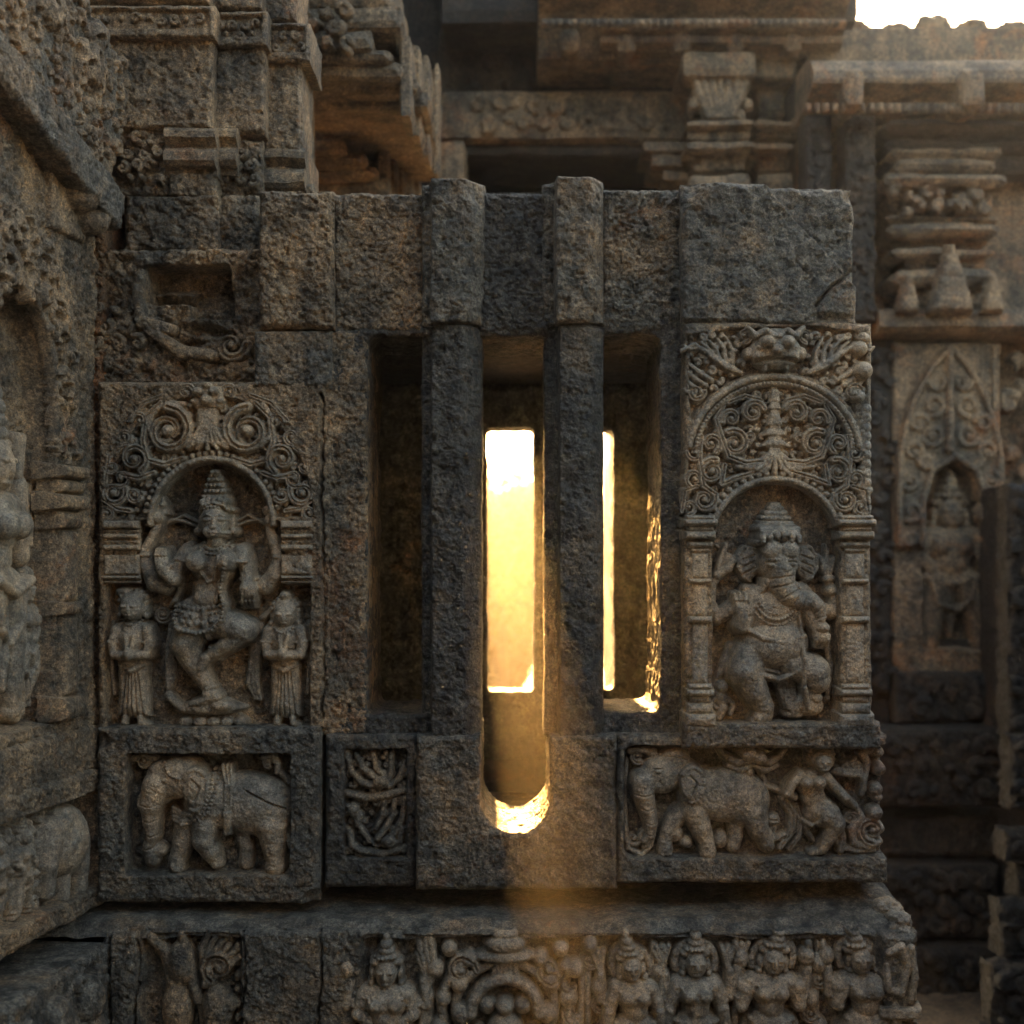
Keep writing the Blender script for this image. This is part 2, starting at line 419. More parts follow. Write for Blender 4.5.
def bpx(x0, y0, x1, y1, d0, d1):
    """box whose front face fills the given wall rectangle at depth d0"""
    a = P(x0, y0, d0); b = P(x1, y1, d0)
    return (a[0], b[0], d0, d1, b[2], a[2])
def mould(name, x0, x1, prof, mat, parent=None, label=None, d=0., sp=.02, seed=0, back=.25, amp=.003, ends=True):
    """long moulding: prof = [(row, protrusion in units)] swept from x0 to x1 on the plane at depth d"""
    k = (D+d)/D
    pts = []
    for (p, q) in zip(prof[:-1], prof[1:]):
        n = max(1, int(math.hypot(q[0]-p[0], (q[1]-p[1]))*S*k/.008))
        for i in range(n): t = i/n; pts.append((p[0]+(q[0]-p[0])*t, p[1]+(q[1]-p[1])*t))
    pts.append(prof[-1])
    z = np.array([(HZ-p[0])*S*k for p in pts]); y = np.array([d-p[1]*S for p in pts])
    z = np.concatenate([[z[0]], z, [z[-1]]]); y = np.concatenate([[d+back], y, [d+back]])
    xa, xb = (x0-512)*S*k, (x1-512)*S*k; n = max(2, min(400, int((xb-xa)/sp)))
    xs = np.linspace(xa, xb, n+1)
    Xg, Zg = np.meshgrid(xs, z, indexing='ij'); Yg = np.meshgrid(xs, y, indexing='ij')[1]
    V = np.stack([Xg, Yg, Zg], -1); m = len(z)
    V = V.reshape(-1, 3)
    for i in (1, 2):
        V[:, i] += amp*(vn3(V[:, 0]*11, V[:, 1]*11, V[:, 2]*11, seed+i)+.7*vn3(V[:, 0]*35, V[:, 1]*35, V[:, 2]*35, seed+i+9))
    idx = np.arange((n+1)*m).reshape(n+1, m)
    F = np.stack([idx[:-1, :-1].ravel(), idx[:-1, 1:].ravel(), idx[1:, 1:].ravel(), idx[1:, :-1].ravel()], 1)
    if ends:
        for e, fl in ((0, 0), (n, 1)):
            h = m//2
            base = len(V); ring = V[idx[e]]; cz = ring[:, 2]; bk = ring.copy(); bk[:, 1] = d+back
            V = np.concatenate([V, bk]); a = idx[e]; b = np.arange(base, base+m)
            f = np.stack([a[:-1], b[:-1], b[1:], a[1:]], 1)
            F = np.concatenate([F, f if fl == 0 else f[:, ::-1]])
    return mk(name, V, F, mat, parent, label, smooth=False)
# ------------------------------------------------------------ relief vocabulary
def deity(R, cx, ty, h, seed=0, z=3., lean=0., pose=0, halo=True, crown=1., wide=1.):
    """standing crowned relief figure; authored from crown tip ty down to the feet"""
    s = h/100.*1.0; rd = random.Random(seed)
    def q(x, y): return cx+x*s*wide+lean*s*math.sin(y/100*math.pi)*6, ty+y*s
    def cap(x1, y1, r1, x2, y2, r2, z, f=.85, k=1.): R.cap(*q(x1, y1), r1*s, *q(x2, y2), r2*s, z, f, k)
    if halo:
        R.ch([(*q(13*math.cos(a), 22-14*math.sin(a)), 2.6*s) for a in np.linspace(-.3, math.pi+.3, 12)], z-1.5, .6)
    for sd in (-1, 1):      # rear arms carrying emblems
        cap(sd*12, 38, 4.5, sd*22, 43, 4, z); cap(sd*22, 43, 3.8, sd*(20+rd.uniform(-1, 3)), 27, 3, z+1)
        if rd.random() < .5: R.ell(*q(sd*21, 20), 5*s, 6*s, z+1); R.ell(*q(sd*21, 13), 2.5*s, 4*s, z+1)
        else:
            for k in range(3): cap(sd*21, 24, 2.2, sd*21+(k-1)*4, 12, 1.8, z+.5)
    # legs
    if pose == 1:
        L = [((-6, 60, 8), (-14, 74, 6.5), (-5, 88, 4.2), (-5, 96, 3.5)), ((6, 60, 8), (18, 70, 6.5), (8, 80, 4.5), (4, 86, 3.6))]
    elif pose == 2:
        L = [((-6, 60, 8), (-8, 76, 6), (-9, 92, 4.2), (-10, 97, 3.5)), ((6, 60, 8), (12, 74, 6.5), (14, 90, 4.2), (15, 97, 3.5))]
    else:
        L = [((-6, 60, 7.5), (-6.5, 76, 6), (-6, 90, 4.2), (-6, 97, 3.6)), ((6, 60, 7.5), (6.5, 76, 6), (6, 90, 4.2), (6, 97, 3.6))]
    for l in L:
        R.ch([(*q(x, y), r*s) for x, y, r in l], z+2, .9)
        x, y, r = l[-1]; cap(x-1.5, y+1, 3, x+(3 if x > 0 else -3.5), y+2.6, 2.6, z+1)
        R.ch([(*q(x-4, y-3), 1.1*s), (*q(x+4, y-3), 1.1*s)], z+5, .9)
    # drapery at the flanks
    for sd in (-1, 1):
        for k in range(2): R.ch([(*q(sd*(11+k*4), 60), 2.4*s), (*q(sd*(16+k*4), 76), 2.2*s), (*q(sd*(13+k*4), 94), 1.6*s)], z-.5, .8)
    # trunk
    R.ell(*q(0, 59), 14*s*wide, 8.5*s, z+2.5, .75); R.ell(*q(0, 49), 9*s*wide, 10*s, z+2.5, .8)
    R.ell(*q(0, 40), 12.5*s*wide, 10.5*s, z+3, .75); cap(-11, 35, 5.5, 11, 35, 5.5, z+2.5)
    for sd in (-1, 1): R.ell(*q(sd*5.2, 40), 4.6*s, 4.4*s, z+8*s, .9)
    # necklaces, girdle, sash
    R.beads([q(10*math.sin(a), 33+9*math.cos(a)) for a in np.linspace(-1.25, 1.25, 9)], max(1.1*s, .7*R.s), z+9*s, 1.)
    R.ch([(*q(-13, 57), 1.7*s), (*q(0, 61), 1.7*s), (*q(13, 57), 1.7*s)], z+8.5*s, 1.)
    R.ch([(*q(-10, 60), 1.4*s), (*q(-7, 72), 1.4*s), (*q(2, 76), 1.4*s), (*q(9, 70), 1.4*s), (*q(11, 60), 1.4*s)], z+7*s, 1.)
    R.ch([(*q(0, 62), 2*s), (*q(0, 80), 2.2*s), (*q(0, 90), 1.*s)], z+4*s, .9)
    R.ell(*q(0, 51.5), 1.1*s, 1.1*s, z+10*s, -.5)
    # front arms
    for sd in (-1, 1):
        c = rd.randrange(3)
        if c == 0: ax = ((15, 47, 4.2), (9, 52, 3.6))
        elif c == 1: ax = ((17, 50, 4.2), (19, 62, 3.6))
        else: ax = ((18, 49, 4.2), (17, 38, 3.8))
        (ex, ey, er), (hx, hy, hr) = ax
        cap(sd*12, 35.5, 5, sd*ex, ey, er, z+4); cap(sd*ex, ey, er, sd*hx, hy, hr, z+6)
        R.ell(*q(sd*hx, hy), 3.8*s, 4.2*s, z+7)
        for k in range(4): cap(sd*hx+(k-1.5)*1.9, hy, 1.4, sd*hx+(k-1.5)*2.2, hy+(-5 if c == 2 else 5), .95, z+8)
        R.ch([(*q(sd*(ex-3), ey-5), 1.2*s), (*q(sd*(ex+3), ey-5), 1.2*s)], z+8, .9)
    # head
    cap(0, 29, 3.6, 0, 34, 4.5, z+3)
    R.ell(*q(0, 22), 6.8*s, 8.6*s, z+4.5, .85)
    for sd in (-1, 1):
        R.ell(*q(sd*7.6, 23), 1.9*s, 4*s, z+3, .9); R.ell(*q(sd*8.2, 28), 2.1*s, 2.1*s, z+3, 1)
    R.ell(*q(0, 22.5), 1.2*s, 3.2*s, z+4+7*s, 1.); R.ell(*q(0, 27.2), 2.5*s, .9*s, z+4+5.6*s, .8)
    for sd in (-1, 1): R.ell(*q(sd*2.8, 20.3), 1.9*s, 1.0*s, z+4+6*s, .7)
    R.cap(*q(-7, 15.5), 2.3*s, *q(7, 15.5), 2.3*s, z+6, .9)
    if crown > 0:
        for i, (y, r) in enumerate(((12, 6.2), (8, 4.8), (4, 3.6), (0, 2.2))):
            R.ell(*q(0, y*crown+12*(1-crown)), r*s, 3*s, z+4.5, 1.)
        R.beads([q(-6, 12), q(6, 12)], 1.2*s, z+9, 1.)
    else: R.ell(*q(0, 12), 8*s, 6*s, z+3, .9)

def leafpanel(R, box, cell, seed, z=3., r=.15):
    x0, y0, x1, y1 = box
    R.fill(lambda x, y: x0 < x < x1 and y0 < y < y1, cell, z, r, seed, box)

# ============================================================ THE SETTING
gx, gy = np.meshgrid(np.linspace(-60, 60, 241), np.linspace(-12, 108, 241))
gz = GZ+.02*vn2(gx*1.3, gy*1.3, 5)+.006*vn2(gx*6, gy*6, 6)
ix = np.arange(241*241).reshape(241, 241)
g = mk('ground', np.stack([gx, gy, gz], -1).reshape(-1, 3), np.stack([ix[:-1, :-1].ravel(), ix[:-1, 1:].ravel(), ix[1:, 1:].ravel(), ix[1:, :-1].ravel()], 1), 'earth')
g['kind'] = 'structure'

# ============================================================ PIERCED STONE SCREEN
scr = thing('window_screen', 'dark stone window screen with three tall slots and two upright bars', 'stone screen', P(515, 737, .2))
# surround with three slots
def holes(X, Y):
    wv = 1.6*fbm(X, Y, 22, 3, 4)
    a = sd_rect(X, Y, 367, 336, 430, 715, 9); b = sd_rect(X, Y, 478, 336, 553, 800, 3); c = sd_rect(X, Y, 598, 334, 661, 713, 11)
    return np.minimum(np.minimum(a, b), c)+wv
b = Blk(329, 318, 686, 739, .02, 1.25, .9, 3, 11, sdf=holes, worm=.5)
b.build('slotted_slab', 'dark', 140, scr, None, 2.6, 60)
# two upright bars: side strip, flat face, splayed edge
def bar(x0, xs, xf, x1, y0, y1, seed, dep, name, mat, lab=None):
    b = Blk(x0, y0, x1, y1, dep, 1.1, 1.4, 3, seed, chip=3., worm=.35)
    for k in range(5): b.dent(xf+1, y0+(y1-y0)*(.12+.19*k)+seed % 7*3, 4, 6+3*(k % 3), 3); b.dent(x0+12, y0+(y1-y0)*(.08+.2*k), 4, 7, 3)
    X = b.X+1.2*fbm(b.X, b.Y, 30, 3, seed+4)
    b.H -= 17*np.clip((xs-X)/2.2, 0, 1)
    b.H -= np.clip((X-xf), 0, 99)*.95
    b.H -= .9*np.clip(1-np.abs(X-xf)/1.5, 0, 1)
    return b.build(name, mat, 62, scr, lab, 1.5, 8)
bar(420, 432, 464, 481, 324, 741, 31, -.035, 'upright_bar', 'dark')
bar(545, 560, 590, 605, 324, 741, 32, -.035, 'upright_bar', 'dark')
bar(420, 431, 465, 484, 178, 321, 33, -.06, 'bar_cap', 'grey')
bar(543, 557, 590, 605, 176, 321, 34, -.06, 'bar_cap', 'grey')
# sill block with the round ended notch
def notch(X, Y):
    return np.minimum(sd_rect(X, Y, 480, 690, 550, 797), np.hypot(X-515, Y-799)-35.5)+1.0*fbm(X, Y, 14, 3, 8)
b = Blk(416, 736, 617, 891, -.05, 1.05, 1.2, 5, 41, sdf=notch, chip=3, worm=.45)
b.H -= 2.*np.clip(fbm(b.X+b.Y*.5, b.Y, 16, 3, 91, .6)-.05, 0, 1)
b.build('notched_sill', 'grey', 150, scr, None, 2.6, 60)

# ---- lintel blocks along the top
def lintel(x0, y0, x1, y1, dep, seed, mat, label, rough=1.3, worm=.8, extra=None):
    t = thing('lintel_block', label, 'stone block', P((x0+x1)/2, y1, dep), 'lintel blocks')
    b = Blk(x0, y0, x1, y1, dep, 1.2, rough, 5, seed, chip=3.5, worm=worm)
    if extra: extra(b)
    b.build('hewn_face', mat, 130, t, None, 2., 14)
lintel(258, 190, 333, 328, -.02, 51, 'tan', 'squarish pitted tan block at the left end of the top course')
lintel(332, 193, 423, 331, .012, 52, 'tan', 'mottled tan and black block above the left dark slot')
lintel(478, 190, 548, 332, .012, 53, 'dark', 'blackish block between the two bar caps above the glowing slot')
lintel(600, 188, 684, 330, .012, 54, 'grey', 'wrinkled grey block above the right slot, beside the big cracked block', 1.6, 1.1)
def cracked(b):
    X, Y = b.X, b.Y
    d = (X-815)*.74+(240-Y)*.66+2*fbm(X, Y, 14, 3, 6)      # broken corner scar running down right
    b.H -= (11+3*fbm(X, Y, 16, 3, 4))*np.clip(d/2.5, 0, 1)*np.clip((286-Y)/8, 0, 1)
    b.crack([(858, 264), (842, 278), (828, 290), (815, 306)], 1.8, 6)
    b.dent(720, 266, 7, 5, 2); b.dent(690, 186, 9, 12, 6)
    b.dent(856, 188, 10, 14, 10); b.dent(700, 322, 60, 4, 3); b.dent(835, 318, 30, 6, 5)
lintel(682, 182, 858, 324, -.045, 55, 'grey', 'large cracked grey block with broken upper right corner above the elephant headed figure', 1.3, .25, cracked)

# ============================================================ ELEPHANT HEADED FIGURE PANEL
gp = thing('carved_niche_panel', 'tall stone panel with elephant headed figure between two small columns', 'carved panel', P(780, 748, 0))
FG = front(-.045); TG = (670, 310, 2.382)
b = Blk(684, 322, 872, 730, -.045, 1.1, .7, 4, 61, chip=2.5)
def rg(X, Y):
    x, y = (X-670)*2.382, (Y-310)*2.382
    return np.minimum(sd_ell(x, y, 252, 545, 148, 140), sd_rect(x, y, 104, 540, 402, 992))/2.382
b.recess(rg, 17, 3)
pl = [(46, 486), (46, 330)]+[(250+200*math.cos(a), 345-182*math.sin(a)) for a in np.linspace(3.05, .09, 30)]+[(462, 330), (476, 486)]
PG = [(x/2.382+670, y/2.382+310) for x, y in pl]
b.recess(lambda X, Y: np.maximum(sd_poly(X, Y, PG), -sd_ell(X, Y, 252/2.382+670, 545/2.382+310, 152/2.382, 145/2.382)), 6, 2)
PK = [(x/2.382+670, y/2.382+310) for x, y in [(42, 62), (150, 46), (330, 40), (440, 50), (466, 75), (466, 200), (440, 215)]+[(250+218*math.cos(a), 345-200*math.sin(a)) for a in np.linspace(.5, 2.7, 20)]+[(50, 215)]]
b.recess(lambda X, Y: sd_poly(X, Y, PK), 6, 2)
b.build('panel_back', 'tan', 110, gp, None, 1.6, 10)
b = Blk(683, 723, 882, 749, -.075, 1.1, 1., 4, 62, chip=2.5, worm=.5); b.build('ledge', 'grey', 120, gp, None, 1.5, 10)
# arch carving
R = Rel(680, 322, 880, 530, .72, FG, -6, TG)
def arcp(cx, cy, rx, ry, a0, a1, n=40):
    return [(cx+rx*math.cos(math.radians(a)), cy-ry*math.sin(math.radians(a))) for a in np.linspace(a0, a1, n)]
outer = arcp(250, 330, 218, 190, 0, 180)
# plateau under the tympanum
pl = [(40, 490), (40, 330)]+arcp(250, 345, 208, 190, 175, 5)+[(465, 330), (480, 490), (400, 492)]+arcp(252, 545, 150, 142, 20, 160)+[(100, 492)]
R.fill(lambda x, y: ((x-250)/185)**2+((y-345)/165)**2 < 1 and ((x-252)/170)**2+((y-545)/160)**2 > 1, 24, 1.5, .17, 6, (50, 170, 460, 480), 1.)
R.fill(lambda x, y: (x < 100 or x > 400) and y < 480, 24, 1.5, .17, 8, (48, 360, 470, 485), 1.)
for rr, rad in ((0, 9), (-17, 6)):
    R.ch([(x, y, rad) for x, y in arcp(250, 350, 205+rr, 192+rr, 172, 8)], 4, .9)
R.beads(arcp(250, 350, 190, 177, 172, 8), 4.5, 5.5, 1.)
R.ch([(x, y, 8) for x, y in arcp(252, 545, 152, 143, 166, 14)], 4, .9)
R.beads(arcp(252, 545, 165, 156, 160, 20), 8.5, 4., .9, 2.3)
# spire in the middle of the tympanum
for (y, w_, hh) in ((205, 14, 16), (228, 16, 10), (262, 20, 14), (292, 30, 9), (318, 36, 8), (345, 22, 16)):
    R.slab([(250-w_*.6, y-hh), (250+w_*.6, y-hh), (250+w_, y+hh), (250-w_, y+hh)], 7, 2.5)
R.slab([(243, 200), (257, 200), (270, 330), (230, 330)], 6, 2)
for k in range(-3, 4): R.ch([(250+k*5, 345, 6), (250+k*17, 378-abs(k)*1, 7), (250+k*30, 392-abs(k)*6, 6)], 5, .9)
for m in (-1, 1):
    def X(x): return 250+m*x
    for (cx, cy, rad, a0, tn, dr, r0) in ((52, 243, 27, 200, 1.5, 1, 8), (104, 258, 22, 20, 1.3, -1, 7), (96, 318, 32, 300, 1.5, -1, 8.5), (152, 318, 24, 120, 1.3, 1, 7),
                                         (150, 385, 30, 250, 1.5, 1, 8), (192, 402, 22, 60, 1.2, -1, 7), (190, 340, 20, 0, 1.2, 1, 6), (168, 452, 28, 200, 1.4, -1, 8), (205, 470, 18, 90, 1.2, 1, 6), (60, 300, 14, 30, 1.1, 1, 5)):
        R.spiral(X(cx), cy, rad, a0 if m > 0 else 180-a0, tn, dr*m, r0, r0*.55, 4.5, .95)
    for pts in (((30, 360, 7), (70, 365, 9), (110, 350, 9), (128, 300, 8), (140, 260, 7), (120, 225, 5)), ((40, 385, 7), (90, 400, 9), (128, 415, 8), (120, 370, 7)),
                ((30, 215, 5), (70, 205, 7), (110, 220, 6)), ((175, 300, 6), (180, 350, 8), (170, 420, 8), (140, 440, 6)), ((185, 420, 6), (215, 430, 7), (222, 480, 6))):
        q = [(X(a), b_, c) for a, b_, c in pts]; R.ch(q, 4.5, .95); R.gr(q, 2.6, 2.2)
        for (a, b_, c), (a2, b2, c2) in zip(q[:-1], q[1:]): R.ell((a+a2)/2+5*m, (b_+b2)/2+9, 7, 5, 4, .9, 40*m)
# band above the arch: lion mask and feathery leaves
R.ell(250, 100, 62, 46, 6, .55); R.ell(250, 70, 50, 26, 7, .6)
for m in (-1, 1):
    R.ell(250+m*24, 82, 17, 16, 16, 1.1); R.ch([(250+m*8, 96, 5), (250+m*26, 102, 5), (250+m*44, 92, 4)], 14, 1.)
    R.ch([(250+m*6, 66, 8), (250+m*26, 55, 9), (250+m*48, 64, 8), (250+m*66, 44, 6)], 14, 1.)
    R.ell(250+m*26, 138, 5, 10, 10, .9)
    R.ell(250+m*40, 112, 15, 13, 10, .9); R.ell(250+m*62, 104, 13, 16, 6, .9)
    R.spiral(250+m*72, 62, 17, 90, 1.3, m, 6, 3, 6, .9)
    for k in range(7):
        R.ch([(250+m*(80+k*6), 150-k*2, 5.5), (250+m*(100+k*15), 136-k*9, 5.5), (250+m*(98+k*21), 100-k*7+k*k*1.1, 5), (250+m*(116+k*20), 64+k*4, 3.5)], 4+.2*k, 1.)
    for k in range(4): R.ch([(250+m*(150+k*14), 168+k*12, 7), (250+m*(178+k*10), 150+k*15, 7), (250+m*(204+k*3), 128+k*20, 5)], 4, 1.)
    R.spiral(250+m*188, 196, 20, 0, 1.3, -m, 7, 4, 4, .9)
R.ell(250, 100, 15, 13, 17, 1.); R.gr([(205, 124), (230, 120), (270, 120), (295, 124)], 6, 5)
for k in range(6): R.ell(232+k*7.5, 134, 3.4, 6, 10, 1.)
R.fill(lambda x, y: abs(x-250) > 74 and ((x-250)/222)**2+((y-345)/203)**2 > 1 and y < 215, 25, 2.5, .2, 21, (46, 50, 455, 215), .9)
# knobs where the corner turns
for (x, y, r_) in ((452, 92, 20), (458, 145, 25), (448, 205, 18), (462, 66, 15)): R.ell(x, y, r_, r_*.95, 4, 1.)
for yy in range(235, 486, 22): R.ell(468, yy, 13, 15, 4, .8); R.ell(462, yy+10, 12, 10, 4, .8)
R.fig('arch_carving', 'carve', gp, None, -9, .7, 5)
# two columns
for m, (xa, xb) in enumerate(((42, 100), (406, 474))):
    R = Rel(680, 512, 885, 732, .8, FG, 0, TG); cx = (xa+xb)/2; w_ = (xb-xa)/2
    R.z0 = -8
    for (y0, y1, ww, zz) in ((490, 500, 1.2, 14), (500, 514, 1.35, 16), (514, 528, 1.1, 12), (528, 545, 1.25, 14), (552, 566, 1.05, 11), (566, 578, .8, 9), (578, 640, .72, 8), (640, 652, .95, 11), (652, 730, .68, 7.5),
                             (730, 745, .98, 12), (745, 890, .7, 8), (890, 903, 1., 11), (903, 918, 1.15, 13), (918, 935, .9, 10), (935, 960, 1.05, 12), (960, 990, 1.25, 14)):
        R.slab([(cx-w_*ww, y0), (cx+w_*ww, y0), (cx+w_*ww, y1), (cx-w_*ww, y1)], zz, 2.4, .6, .9)
    R.fig('colonnette', 'carve', gp, None, -10, .8, 7+m)
# the figure
def ganesha():
    R = Rel(705, 498, 845, 732, .62, FG, -17, TG)
    for k in range(7): R.ch([(185-k*14, 650-k*3, 6), (150-k*11, 590+k*9, 6), (118-k*2, 560+k*30, 4)], 1, .8)
    # rear arms and emblems
    R.ch([(196, 672, 22), (150, 715, 20), (118, 735, 18), (100, 700, 15), (104, 655, 13), (118, 632, 13)], 5, .9)
    R.ch([(118, 632, 12), (140, 618, 13), (152, 600, 10)], 8, .9); R.ch([(112, 650, 7), (124, 600, 8), (138, 560, 6)], 7, .9); R.slab([(112, 600), (132, 572), (168, 590), (150, 616)], 8, 2)
    R.ch([(318, 668, 22), (360, 712, 19), (394, 722, 17), (400, 690, 13), (392, 655, 12)], 5, .9)
    R.ell(392, 668, 17, 13, 8, .9)
    for k in (-1, 0, 1): R.ell(382+k*9, 606-abs(k)*-6, 9, 26, 7, .9, k*16)
    R.ell(386, 640, 16, 10, 8, .9); R.ch([(378, 560, 3), (382, 580, 6)], 7)
    # legs
    R.ch([(196, 820, 44, 8), (182, 862, 46, 11), (205, 910, 34, 11), (228, 948, 25, 9), (230, 965, 22, 8)], 8, .85)
    R.ch([(222, 968, 18), (214, 974, 18)], 11, .85)
    for k in range(5): R.ell(198+k*11, 984-abs(k-2)*1.5, 6, 8, 13, .9)
    R.ch([(290, 840, 40, 8), (345, 862, 40, 12), (352, 882, 34, 12)], 8, .85)
    R.ch([(350, 890, 26), (322, 930, 20), (300, 955, 16)], 9, .9)
    R.ell(300, 965, 24, 12, 9, .9); R.ell(338, 945, 34, 26, 8, .8); R.ell(352, 925, 14, 12, 14, .9)
    # belly and chest
    R.ell(250, 795, 84, 62, 11, .62); R.ell(250, 712, 80, 62, 10, .55); R.ell(250, 745, 78, 50, 11, .5)
    for m in (-1, 1): R.ell(250+m*34, 716, 30, 26, 17, .45)
    for k in range(3): R.beads([(250+(46+k*9)*math.sin(a), 672+(52+k*13)*math.cos(a)) for a in np.linspace(-1.25, 1.25, 14)], 4.2-.5*k, 23+1.5*k, .9)
    R.ch([(180, 758, 6), (215, 780, 6.5), (262, 790, 6.5), (318, 776, 6)], 25, 1.)          # snake belt
    R.ch([(300, 690, 4), (310, 760, 4.5), (316, 830, 5), (318, 900, 6), (330, 950, 5)], 26, 1.)
    R.ch([(178, 838, 7), (215, 868, 8), (260, 880, 8), (310, 858, 7)], 19, 1.); R.ch([(160, 825, 5), (205, 852, 5), (262, 864, 5)], 18, 1.)
    for k in range(5): R.ch([(262+k*9, 872, 6), (268+k*8, 910, 6), (280+k*6, 950, 5)], 13, .9)
    R.ell(250, 822, 5, 5, 29, -.5)
    # front arms
    R.ch([(196, 690, 26, 14), (178, 735, 23, 15), (170, 752, 20, 17)], 13, .85); R.ch([(170, 752, 18, 18), (170, 728, 15, 21)], 15, .85)
    R.ell(172, 716, 20, 20, 21, .6)
    for k in range(4): R.ch([(160+k*9, 708, 5.2), (156+k*10.5, 690, 4.6), (155+k*11.5, 678-2*(k in (1, 2)), 4)], 23, .95)
    R.ch([(186, 722, 6), (198, 706, 5)], 22, .95)
    R.ch([(184, 664, 9), (214, 668, 9)], 22, .8)
    R.ch([(312, 688, 26, 14), (338, 730, 22, 14), (352, 765, 18, 16)], 13, .85); R.ell(360, 778, 22, 17, 18, .8); R.ell(361, 756, 17, 12, 21, .9)
    for k in range(4): R.ch([(346+k*9, 786, 5), (345+k*9.5, 801, 4.5)], 21, .95)
    # ears
    for m, (cx, cy) in ((-1, (192, 604)), (1, (330, 604))):
        R.ell(cx, cy, 27, 42, 8, .35, m*-8); R.ch([(cx+m*x, y+cy, 4.5) for x, y in ((-14, -36), (10, -38), (25, -18), (25, 10), (12, 34), (-4, 42))], 12, .9)
        for k in range(3): R.gr([(cx-m*12, cy-20+k*16), (cx+m*14, cy-10+k*18)], 3, 1.6)
    # head and trunk
    R.ell(258, 598, 48, 54, 16, .72); R.ell(240, 572, 24, 22, 27, .5); R.ell(278, 572, 24, 22, 27, .5)
    R.ch([(260, 615, 38, 18), (262, 648, 34, 18), (276, 676, 29, 19), (304, 690, 25, 20), (332, 692, 21, 20), (350, 706, 18, 20), (356, 730, 15, 19), (352, 748, 12, 19)], 18, .85)
    for i in range(13):
        t = i/12; x, y = (238+t*104, 640+t*22+24*t) if t > .35 else (234, 620+i*14)
    for (x0_, y0_, x1_, y1_) in ((236, 640, 290, 632), (240, 662, 298, 648), (256, 690, 302, 664), (280, 708, 312, 668), (306, 714, 322, 672), (330, 712, 338, 674), (342, 722, 366, 694), (342, 738, 370, 726)): R.gr([(x0_, y0_), (x1_, y1_)], 3.2, 1.3)
    for m in (-1, 1):
        R.ell(259+m*25, 606, 8.5, 5.5, 34, .8); R.gr([(259+m*15, 600), (259+m*36, 601)], 2.4, 1.6); R.ch([(259+m*16, 595, 2.5), (259+m*34, 594, 2.5)], 34, .8)
    R.ch([(228, 646, 8), (220, 666, 6.5)], 25, .9); R.ch([(296, 652, 6), (306, 664, 4)], 24, .9)
    # crown
    R.slab([(206, 556), (208, 524), (258, 510), (306, 524), (308, 556), (258, 548)], 26, 5, 1, 1.2)
    for k in range(6): R.ell(215+k*17, 537-abs(k-2.5)*-3, 7, 11, 32, .9)
    R.beads([(206, 554), (258, 548), (308, 554)], 4.5, 31, 1.)
    for (y, ww) in ((518, 44), (504, 38), (491, 31), (479, 23), (468, 14), (460, 8)): R.ch([(257-ww, y+4, 7), (257+ww, y+4, 7)], 22, .9, 2.)
    # small attendants by the feet
    for (x, y, s_) in ((128, 900, 1.), (322, 905, .6)):
        R.ell(x, y, 15*s_, 16*s_, 8, .9); R.ch([(x-4, y+18*s_, 17*s_), (x+2, y+50*s_, 15*s_), (x-6, y+72*s_, 12*s_)], 5, .9); R.ch([(x+8*s_, y+24*s_, 7*s_), (x+28*s_, y+44*s_, 6*s_), (x+22*s_, y+66*s_, 6*s_)], 7, .9)
        R.ch([(x-12*s_, y+24*s_, 7*s_), (x-26*s_, y+40*s_, 6*s_), (x-10*s_, y+52*s_, 6*s_)], 7, .9)
    R.ch([(150, 800, 8), (132, 850, 10), (112, 900, 9), (118, 960, 7)], 3, .8); R.ch([(380, 790, 7), (392, 850, 8), (384, 930, 8)], 3, .8)
    R.fig('elephant_headed_figure', 'carve', gp, 'seated elephant headed figure with raised palm and crown', -20.5, .35, 9)
ganesha()

# ============================================================ RIGHT ELEPHANT PANEL
ep = thing('carved_frieze_panel', 'low stone frieze with a walking elephant followed by a small striding warrior', 'carved panel', P(752, 883, 0))
FE = front(-.045); TE = (600, 720, 3.413)
b = Blk(617, 735, 889, 884, -.045, 1.1, .9, 5, 71, chip=3, worm=.4)
def re(X, Y):
    x, y = (X-600)*3.413, (Y-720)*3.413
    return sd_rect(x, y, 86, 92, 1010, 472, 30)/3.413
b.recess(re, 17, 3.5); b.build('frame', 'grey', 120, ep, None, 2.2, 12)
def elephant(R, body, dome, trunk, legs, ear, tail, tusk):
    for l in legs[:2]: R.ch(l, 3, .85)
    for (cx, cy, rx, ry, z, f) in body: R.ell(cx, cy, rx, ry, z, f, 0, 5)
    for l in legs[2:]: R.ch(l, 3, .85, 2)
    for (cx, cy, rx, ry, z, f) in dome: R.ell(cx, cy, rx, ry, z, f, 0, 3)
    R.ch(trunk, 6, .85, 2)
    for i in range(1, len(trunk)-1):
        x, y, r = trunk[i][:3]; R.gr([(x-r*.8, y-4), (x, y+2), (x+r*.8, y-4)], 3.5, 1.)
    cx, cy, rx, ry = ear
    R.ell(cx, cy, rx, ry, 17, .22, -6); R.ch([(cx+rx*math.cos(a), cy+ry*math.sin(a)*(1+.12*math.sin(a)), 6.5) for a in np.linspace(-2.6, 1.9, 18)], 17.5, .9)
    R.gr([(cx-rx*.2, cy-ry*.4), (cx+rx*.4, cy), (cx, cy+ry*.6)], 5, 1.8)
    R.ch(tail, 7, .9); R.ch(tusk, 12, .9)
R = Rel(618, 738, 800, 868, .62, FE, -17, TE)
